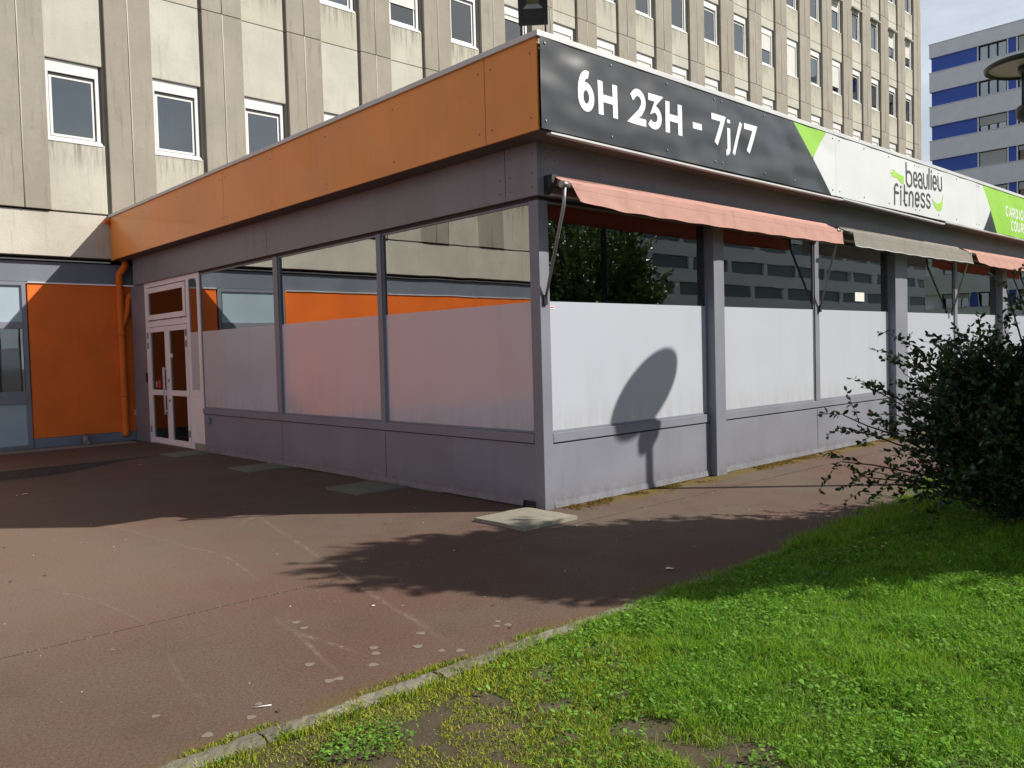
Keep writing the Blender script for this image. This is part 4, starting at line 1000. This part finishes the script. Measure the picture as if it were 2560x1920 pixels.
# ================================================================== GRASS
def blades(name, x, y, z, h, w, col, lean=.5, clover=False):
    n = len(x); a = rng.uniform(0, 2*np.pi, n); ld = rng.uniform(0, 2*np.pi, n); lm_ = rng.uniform(.05, 1, n)*lean*h
    dx = np.cos(a)*w/2; dy = np.sin(a)*w/2; lx = np.cos(ld)*lm_; ly = np.sin(ld)*lm_
    if not clover:
        v = np.zeros((n, 5, 3)); 
        v[:, 0] = np.stack([x-dx, y-dy, z], 1); v[:, 1] = np.stack([x+dx, y+dy, z], 1)
        v[:, 2] = np.stack([x-dx*.8+lx*.35, y-dy*.8+ly*.35, z+h*.6], 1); v[:, 3] = np.stack([x+dx*.8+lx*.35, y+dy*.8+ly*.35, z+h*.6], 1)
        v[:, 4] = np.stack([x+lx, y+ly, z+h], 1)
        b = (np.arange(n)*5)[:, None]; f = np.concatenate([b+[0, 1, 3], b+[0, 3, 2], b+[2, 3, 4]], 1).ravel(); k = 5
    else:   # small rounded leaf: 6-gon folded, near-horizontal
        k = 6; v = np.zeros((n, 6, 3)); c_, s_ = np.cos(a), np.sin(a); tz = rng.uniform(-.5, .9, n)*w
        for i, (px, py) in enumerate(((-.5, 0), (-.2, .38), (.25, .36), (.5, 0), (.25, -.36), (-.2, -.38))):
            v[:, i, 0] = x+(px*c_-py*s_)*w; v[:, i, 1] = y+(px*s_+py*c_)*w; v[:, i, 2] = z+h+px*tz+abs(py)*w*.35
        b = (np.arange(n)*6)[:, None]; f = np.concatenate([b+[0, 1, 5], b+[1, 2, 4], b+[1, 4, 5], b+[2, 3, 4]], 1).ravel()
    t = np.repeat(col, k, axis=0)
    me = np_mesh(name, v.reshape(-1, 3), f, 3, M['grass'], t); return me
def lawn_pts(n, x0, x1, y0, y1):
    x = rng.uniform(x0, x1, n); y = rng.uniform(y0, y1, n)
    # keep what the camera can see, with a margin
    d = np.stack([x-CAM.x, y-CAM.y], 1); dp_ = d@np.array([FH.x, FH.y]); lat = d@np.array([RH.x, RH.y])
    k = (dp_ > 2.1) & (abs(lat) < .72*dp_+.9)
    return x[k], y[k], dp_[k]
def grasscol(x, y, lush):
    n = len(x); yl = np.array([.54, .54, .065]); gr = np.array([.21, .45, .04]); dk = np.array([.075, .22, .025])
    t = (lush+rng.normal(0, .16, n)).clip(0, 1)[:, None]
    c_ = yl*(1-t)+gr*t; q = rng.uniform(0, 1, n)[:, None]; c_ = np.where(q < .28, dk*(.6+t*.6), c_); c_ = np.where(q > .955, np.array([.33, .27, .12]), c_)
    return c_*rng.uniform(.7, 1.25, n)[:, None]
def lushf(x, y):
    # lush clover to the right, thin yellow turf to the left / near the kerb
    return sst(-3.6, -2.0, x+.8*(vnoise(x, y, 1.3, 3)-.5)+.5*(-y-3.4))*.75+.25*vnoise(x, y, 2.6, 4)
X, Y, D = lawn_pts(1150000, -5.4, 6.5, -7.0, -2.66)
dens = .55+.45*vnoise(X, Y, 3.2, 6)
bare = sst(.56, .63, vnoise(X, Y, 2.6, 8)*.45+vnoise(X, Y, 9, 9)*.55)*sst(-1.8, -2.9, X)*sst(-2.80, -2.98, Y)
k = (rng.uniform(0, 1, len(X)) < dens*(1-bare*.985)*np.clip(4.6/D, .25, 1)**1.3)
X, Y, D, bare = X[k], Y[k], D[k], bare[k]
lu = lushf(X, Y); hgt = (.010+.030*lu+.018*vnoise(X, Y, 5, 11)*(.3+lu))*rng.uniform(.5, 1.3, len(X))
o = place('grass', blades('grass', X, Y, lawn_z(X, Y)-.003, hgt, .0036*(D/3.5)**.8*rng.uniform(.6, 1.5, len(X)), grasscol(X, Y, lu), 1.6), None, (0, 0, 0), kind='stuff')
X, Y, D = lawn_pts(700000, -5.2, 6.0, -7.0, -2.66); lu = lushf(X, Y)
cl = sst(.36, .56, vnoise(X, Y, 1.6, 13)*.55+vnoise(X, Y, 5.5, 14)*.45+.25*(lu-.5))
k = rng.uniform(0, 1, len(X)) < cl*np.clip(lu*1.3-.12, .0, 1)*.36*np.clip(4.3/D, .25, 1)
k |= (np.hypot(X+4.05, (Y+3.0)*1.4) < .16+.1*rng.uniform(0, 1, len(X))) & (rng.uniform(0, 1, len(X)) < .5)
X, Y, D, lu = X[k], Y[k], D[k], lu[k]
ccol = np.array([.17, .37, .045])*rng.uniform(.45, 1.4, len(X))[:, None]+rng.uniform(0, .03, len(X))[:, None]*np.array([1.2, 1, .6])
place('clover', blades('clover', X, Y, lawn_z(X, Y), rng.uniform(.014, .060, len(X))*(.4+.8*vnoise(X, Y, 4, 15)), (.007+.020*rng.uniform(0, 1, len(X))**2.2)*(D/4)**.4, ccol, clover=True), None, (0, 0, 0), kind='stuff')
# longer tufts at the edges and by the kerb, and weeds spilling over the kerb
tx = []; ty = []
for _ in range(90):
    cx_ = random.choice([random.uniform(-4.8, 3), random.uniform(-2.4, 3)]); cy_ = -2.68+random.gauss(0, .05) if random.random() < .55 else random.uniform(-5.4, -2.7)
    n = random.randint(20, 60); tx += list(cx_+rng.normal(0, .04, n)); ty += list(cy_+rng.normal(0, .03, n))
for _ in range(40):
    cx_ = random.choice([-4.55, -4.35, -3.5, -3.3, -2.9, -2.7, -2.5])+random.gauss(0, .10); cy_ = -2.535+random.gauss(0, .012); n = 35
    tx += list(cx_+rng.normal(0, .035, n)); ty += list(cy_+rng.normal(0, .014, n))
for _ in range(230):
    cx_ = random.uniform(-4.9, .8); cy_ = -2.668+random.gauss(0, .018)+(.03 if random.random() < .3 else 0); n = 30
    tx += list(cx_+rng.normal(0, .03, n)); ty += list(cy_+rng.normal(0, .014, n))
# overgrown path edge towards the shrub
for _ in range(420):
    cx_ = random.uniform(.2, 5.5); cy_ = -2.6+random.uniform(-.3, .04+.16*max(0, min(cx_, 4))*random.random()); n = 34
    tx += list(cx_+rng.normal(0, .05, n)); ty += list(cy_+rng.normal(0, .05, n))
X = np.array(tx); Y = np.array(ty)
zz = np.where(Y > -2.55, 0.0, lawn_z(X, np.minimum(Y, -2.66))+.0)
hh_ = rng.uniform(.03, .10, len(X))*np.where(X > 0, 1.25, np.clip(.45+.1*(X+4.8), .35, .8))*np.where(Y > -2.57, .55, 1)
place('weed_tufts', blades('weed_tufts', X, Y, zz-.003, hh_, .0042*np.ones(len(X)), grasscol(X, Y, lushf(X, Y)*.7+.15), 1.0), None, (0, 0, 0), kind='stuff')
# moss cushions at the foot of the sunny wall
X = rng.uniform(.2, 9, 9000); Y = -np.abs(rng.normal(0, .12, 9000))-.035; k = vnoise(X, Y, 3.5, 21)+.3*vnoise(X, Y, 11, 22) > .62; X, Y = X[k], Y[k]
mc = np.array([.20, .135, .02])*rng.uniform(.4, 1.3, len(X))[:, None]
place('moss', blades('moss', X, Y, X*0, rng.uniform(.002, .009, len(X)), rng.uniform(.010, .024, len(X)), mc, clover=True), None, (0, 0, 0), kind='stuff')
# daisies
def daisy(x, y, z, s):
    m = MB(); n = 9; vs = [(0, 0, .001)]; 
    for i in range(n*2):
        a = math.pi*i/n; r = s*(1 if i % 2 == 0 else .45); vs.append((r*math.cos(a), r*math.sin(a), .002+(s*.25 if i % 2 == 0 else 0)))
    fs = [(0, i+1, (i+1) % (2*n)+1) for i in range(2*n)]
    me = m.add(vs, fs).mesh('daisy', M['petal'])
    return me
dm = daisy(0, 0, 0, .014); dc = MB().lathe(0, 0, [(.005, .001), (.004, .005), (0, .006)], 8).mesh('flower_centre', simple('yellow_flower_centre', (.6, .4, .02), .7)); dsm = MB().tube([(0, 0, -.05), (.002, .001, 0)], .0012, 5).mesh('stem', M['bark'])
D_ = [(.05, -3.15, 'daisy standing alone at the kerb side of the shaded grass'), (.16, -3.30, 'daisy nearest the camera in the shaded group'), (.30, -3.26, 'daisy in the middle of the shaded group'), (.40, -3.12, 'daisy closest to the shrub in the shaded grass'), (.22, -3.10, 'daisy at the back of the shaded group')]
for i, (x, y, lb) in enumerate(D_):
    z = float(lawn_z(np.array([x]), np.array([y]))[0])+.075
    e = place('daisy', dm, None, (x, y, z)); tag(e, lb, 'daisy', 'white daisies in the shaded grass')
    place('flower_centre', dc, e, (x, y, z)); place('stem', dsm, e, (x, y, z))

# ================================================================== SHRUBS AND TREES
def foliage(pts, dirs, size, cols, name, up_bias=.35):
    """folded leaves (4 tris) at pts, pointing along dirs"""
    n = len(pts); d = dirs/np.linalg.norm(dirs, axis=1, keepdims=True)
    rv = rng.normal(0, 1, (n, 3)); rv[:, 2] += up_bias; s_ = np.cross(d, rv); s_ /= np.linalg.norm(s_, axis=1, keepdims=True)+1e-9; nn = np.cross(s_, d)
    L = size[:, None]; w = L*rng.uniform(.42, .58, n)[:, None]
    v = np.zeros((n, 6, 3)); v[:, 0] = pts; v[:, 1] = pts+d*L*.38+s_*w*.5+nn*w*.16; v[:, 2] = pts+d*L*.78+s_*w*.36+nn*w*.12-nn*L*.04
    v[:, 3] = pts+d*L-nn*L*.12; v[:, 4] = pts+d*L*.78-s_*w*.36+nn*w*.12-nn*L*.04; v[:, 5] = pts+d*L*.38-s_*w*.5+nn*w*.16
    b = (np.arange(n)*6)[:, None]; f = np.concatenate([b+[0, 1, 5], b+[1, 2, 4], b+[1, 4, 5], b+[2, 3, 4]], 1).ravel()
    return np_mesh(name, v.reshape(-1, 3), f, 3, M['leaf'], np.repeat(cols, 6, axis=0))
def twiggy(base, targets, r0_, name, mb, P, Dr, twig_len=.45, leaf_gap=.028, sub=6, rad=.006, side=.28):
    """stems from base to targets, with side twigs that carry leaves; collects leaf points"""
    base = Vector(base)
    for T in targets:
        T = Vector(T); mid = base.lerp(T, .5)+Vector((random.uniform(-.12, .12), random.uniform(-.12, .12), random.uniform(0, .18)))
        pts = []
        for i in range(9):
            t = i/8; pts.append(base*(1-t)**2+mid*2*t*(1-t)+T*t*t+Vector((random.gauss(0, .012), random.gauss(0, .012), random.gauss(0, .012)))*(1 if i else 0))
        mb.tube(pts, [r0_*(1-.8*i/8)+.0015 for i in range(9)], 5, False)
        for s_ in range(sub):
            t = .42+.58*(s_+1)/sub; i = min(7, int(t*8)); q = pts[i].lerp(pts[i+1], t*8-i)
            ax = (pts[i+1]-pts[i]).normalized(); dd = (ax*random.uniform(.5, 1.2)+Vector((random.gauss(0, side*2), random.gauss(0, side*2), random.gauss(.12, side*1.6)))).normalized()
            L = twig_len*random.uniform(.5, 1.1); tp = []
            for j in range(6):
                f = j/5; tp.append(q+dd*L*f+Vector((0, 0, -.10*L*f*f))+Vector((random.gauss(0, .006), random.gauss(0, .006), random.gauss(0, .006))))
            mb.tube(tp, [.0032, .003, .0026, .0022, .0018, .0012], 4, False)
            nl = int(L/leaf_gap)
            for j in range(nl):
                f = (j+.6)/nl; q2 = tp[min(4, int(f*5))].lerp(tp[min(5, int(f*5)+1)], f*5-int(f*5))
                for sgn in ((-1, 1) if random.random() < .6 else (1,)):
                    P.append(tuple(q2)); ld = dd*.55+Vector((random.gauss(0, .7), random.gauss(0, .7), random.gauss(.05, .5))); Dr.append(tuple(ld))
def shrub(base, ctr, rad, n_t, name, label, cat, extra=(), sz=(.034, .060), ztop=1.0, gap=.028, sub=6, col=(.022, .048, .014), group=None, tl=.45, flat=False):
    e = empty(name, base, label, cat, group); mb = MB(); P = []; Dr = []; T = []
    while len(T) < n_t:
        v = Vector((random.gauss(0, 1), random.gauss(0, 1), random.gauss(0, 1))).normalized()*random.uniform(.55, 1.0)**.6
        lump = .82+.30*float(vnoise(np.array([math.atan2(v.y, v.x)*1.3]), np.array([v.z*2]), 1.3, 3)[0])
        q = Vector((ctr[0]+v.x*rad[0]*lump, ctr[1]+v.y*rad[1]*lump, ctr[2]+v.z*rad[2]*lump))
        if q.z > .10: T.append(q)
    T += list(extra)
    twiggy(base, T, .016 if rad[2] < 1.3 else .05, name, mb, P, Dr, tl, gap, sub)
    mb.build('branches', M['bark'], e)
    P = np.array(P); Dr = np.array(Dr); n = len(P)
    cols = np.array(col)*rng.uniform(.5, 2.3, n)[:, None]*np.stack([rng.uniform(.8, 1.5, n), np.ones(n), rng.uniform(.7, 1.2, n)], 1); y_ = rng.uniform(0, 1, n) > .985; cols[y_] = np.array([.20, .05, .02])
    me = foliage(P-np.array(base), Dr, sz[0]*.6+(sz[1]-sz[0]*.6)*rng.beta(2.2, 1.6, n), cols, 'foliage')
    o = bpy.data.objects.new('foliage', me); put(o, e, base); o['kind'] = 'stuff'
    return e, n
B0 = (2.3, -4.0, 0.03)
ex = [(.98, -2.62, .88), (.90, -2.66, .60), (1.12, -2.72, .45), (1.00, -2.60, .98), (1.25, -2.85, 1.2), (1.45, -3.0, 1.45), (1.6, -3.2, 1.5), (1.75, -3.3, 1.45), (2.15, -3.75, 2.0), (2.0, -3.55, 1.98), (2.1, -3.6, 2.12), (1.25, -2.9, .4), (1.35, -3.0, .75), (1.2, -2.95, 1.0)]
e1, n1 = shrub(B0, (2.6, -3.95, .68), (1.22, 1.0, .68), 440, 'laurel_shrub', 'dark leafy shrub spreading over the lawn edge at the right', 'shrub', ex, sub=7, sz=(.042, .072), tl=.40)
q_ = [(1.78+random.gauss(0, .27), -3.38+random.gauss(0, .24), min(1.55, abs(.88+random.gauss(0, .36))+.10)) for _ in range(240)]
twl = MB(); P_ = []; D2_ = []; twiggy((B0[0]-.1, B0[1]+.05, .05), q_, .012, 'x', twl, P_, D2_, .30, .028, 6); twl.build('branches', M['bark'], e1)
P_ = np.array(P_); D2_ = np.array(D2_); c_2 = np.array((.022, .048, .014))*rng.uniform(.55, 1.6, len(P_))[:, None]
o = bpy.data.objects.new('foliage', foliage(P_-np.array(B0), D2_, rng.uniform(.042, .070, len(P_)), c_2, 'foliage')); put(o, e1, B0); o['kind'] = 'stuff'
pc_ = CAM+FH*6.05+RH*5.05
shrub((pc_.x, pc_.y, .02), (pc_.x, pc_.y, 1.15), (1.05, .85, 1.1), 220, 'laurel_shrub', 'tall dark shrub between the lawn and the round tree', 'shrub', sz=(.07, .11), sub=7)
e2, n2 = shrub((3.8, -4.5, .03), (3.8, -4.4, 1.0), (1.2, 1.0, .95), 110, 'laurel_shrub', 'second dark shrub behind and right of the first one', 'shrub', sub=6, sz=(.05, .08))
# tree just right of the view; its crown throws the long shadow on the paving
tc_ = CAM+FH*6.15+RH*5.45
e3, n3 = shrub((tc_.x, tc_.y, 0), (tc_.x, tc_.y, 3.5), (1.30, 1.0, 1.78), 1100, 'laurel_tree', 'round evergreen tree beside the lawn, right of the dark shrub', 'tree', sz=(.09, .14), sub=7, tl=.42, gap=.032)
e5, n5 = shrub((15.5, -13.5, 0), (15.5, -13.5, 4.0), (3.0, 2.6, 3.0), 150, 'broad_tree', 'broad tree across the lawn, mirrored in the first sunny window', 'tree', sz=(.14, .24), sub=7, tl=1.1, gap=.06, col=(.10, .17, .06))
e6, n6 = shrub((24, -21, 0), (24, -21, 4.5), (3.6, 3.6, 3.4), 150, 'broad_tree', 'broad tree before the office block, farther away than the other', 'tree', sz=(.2, .3), sub=7, tl=1.3, gap=.08, col=(.04, .08, .02))
print('leaves', n1, n2, n3, n5, n6, 'objects', len(bpy.data.objects))
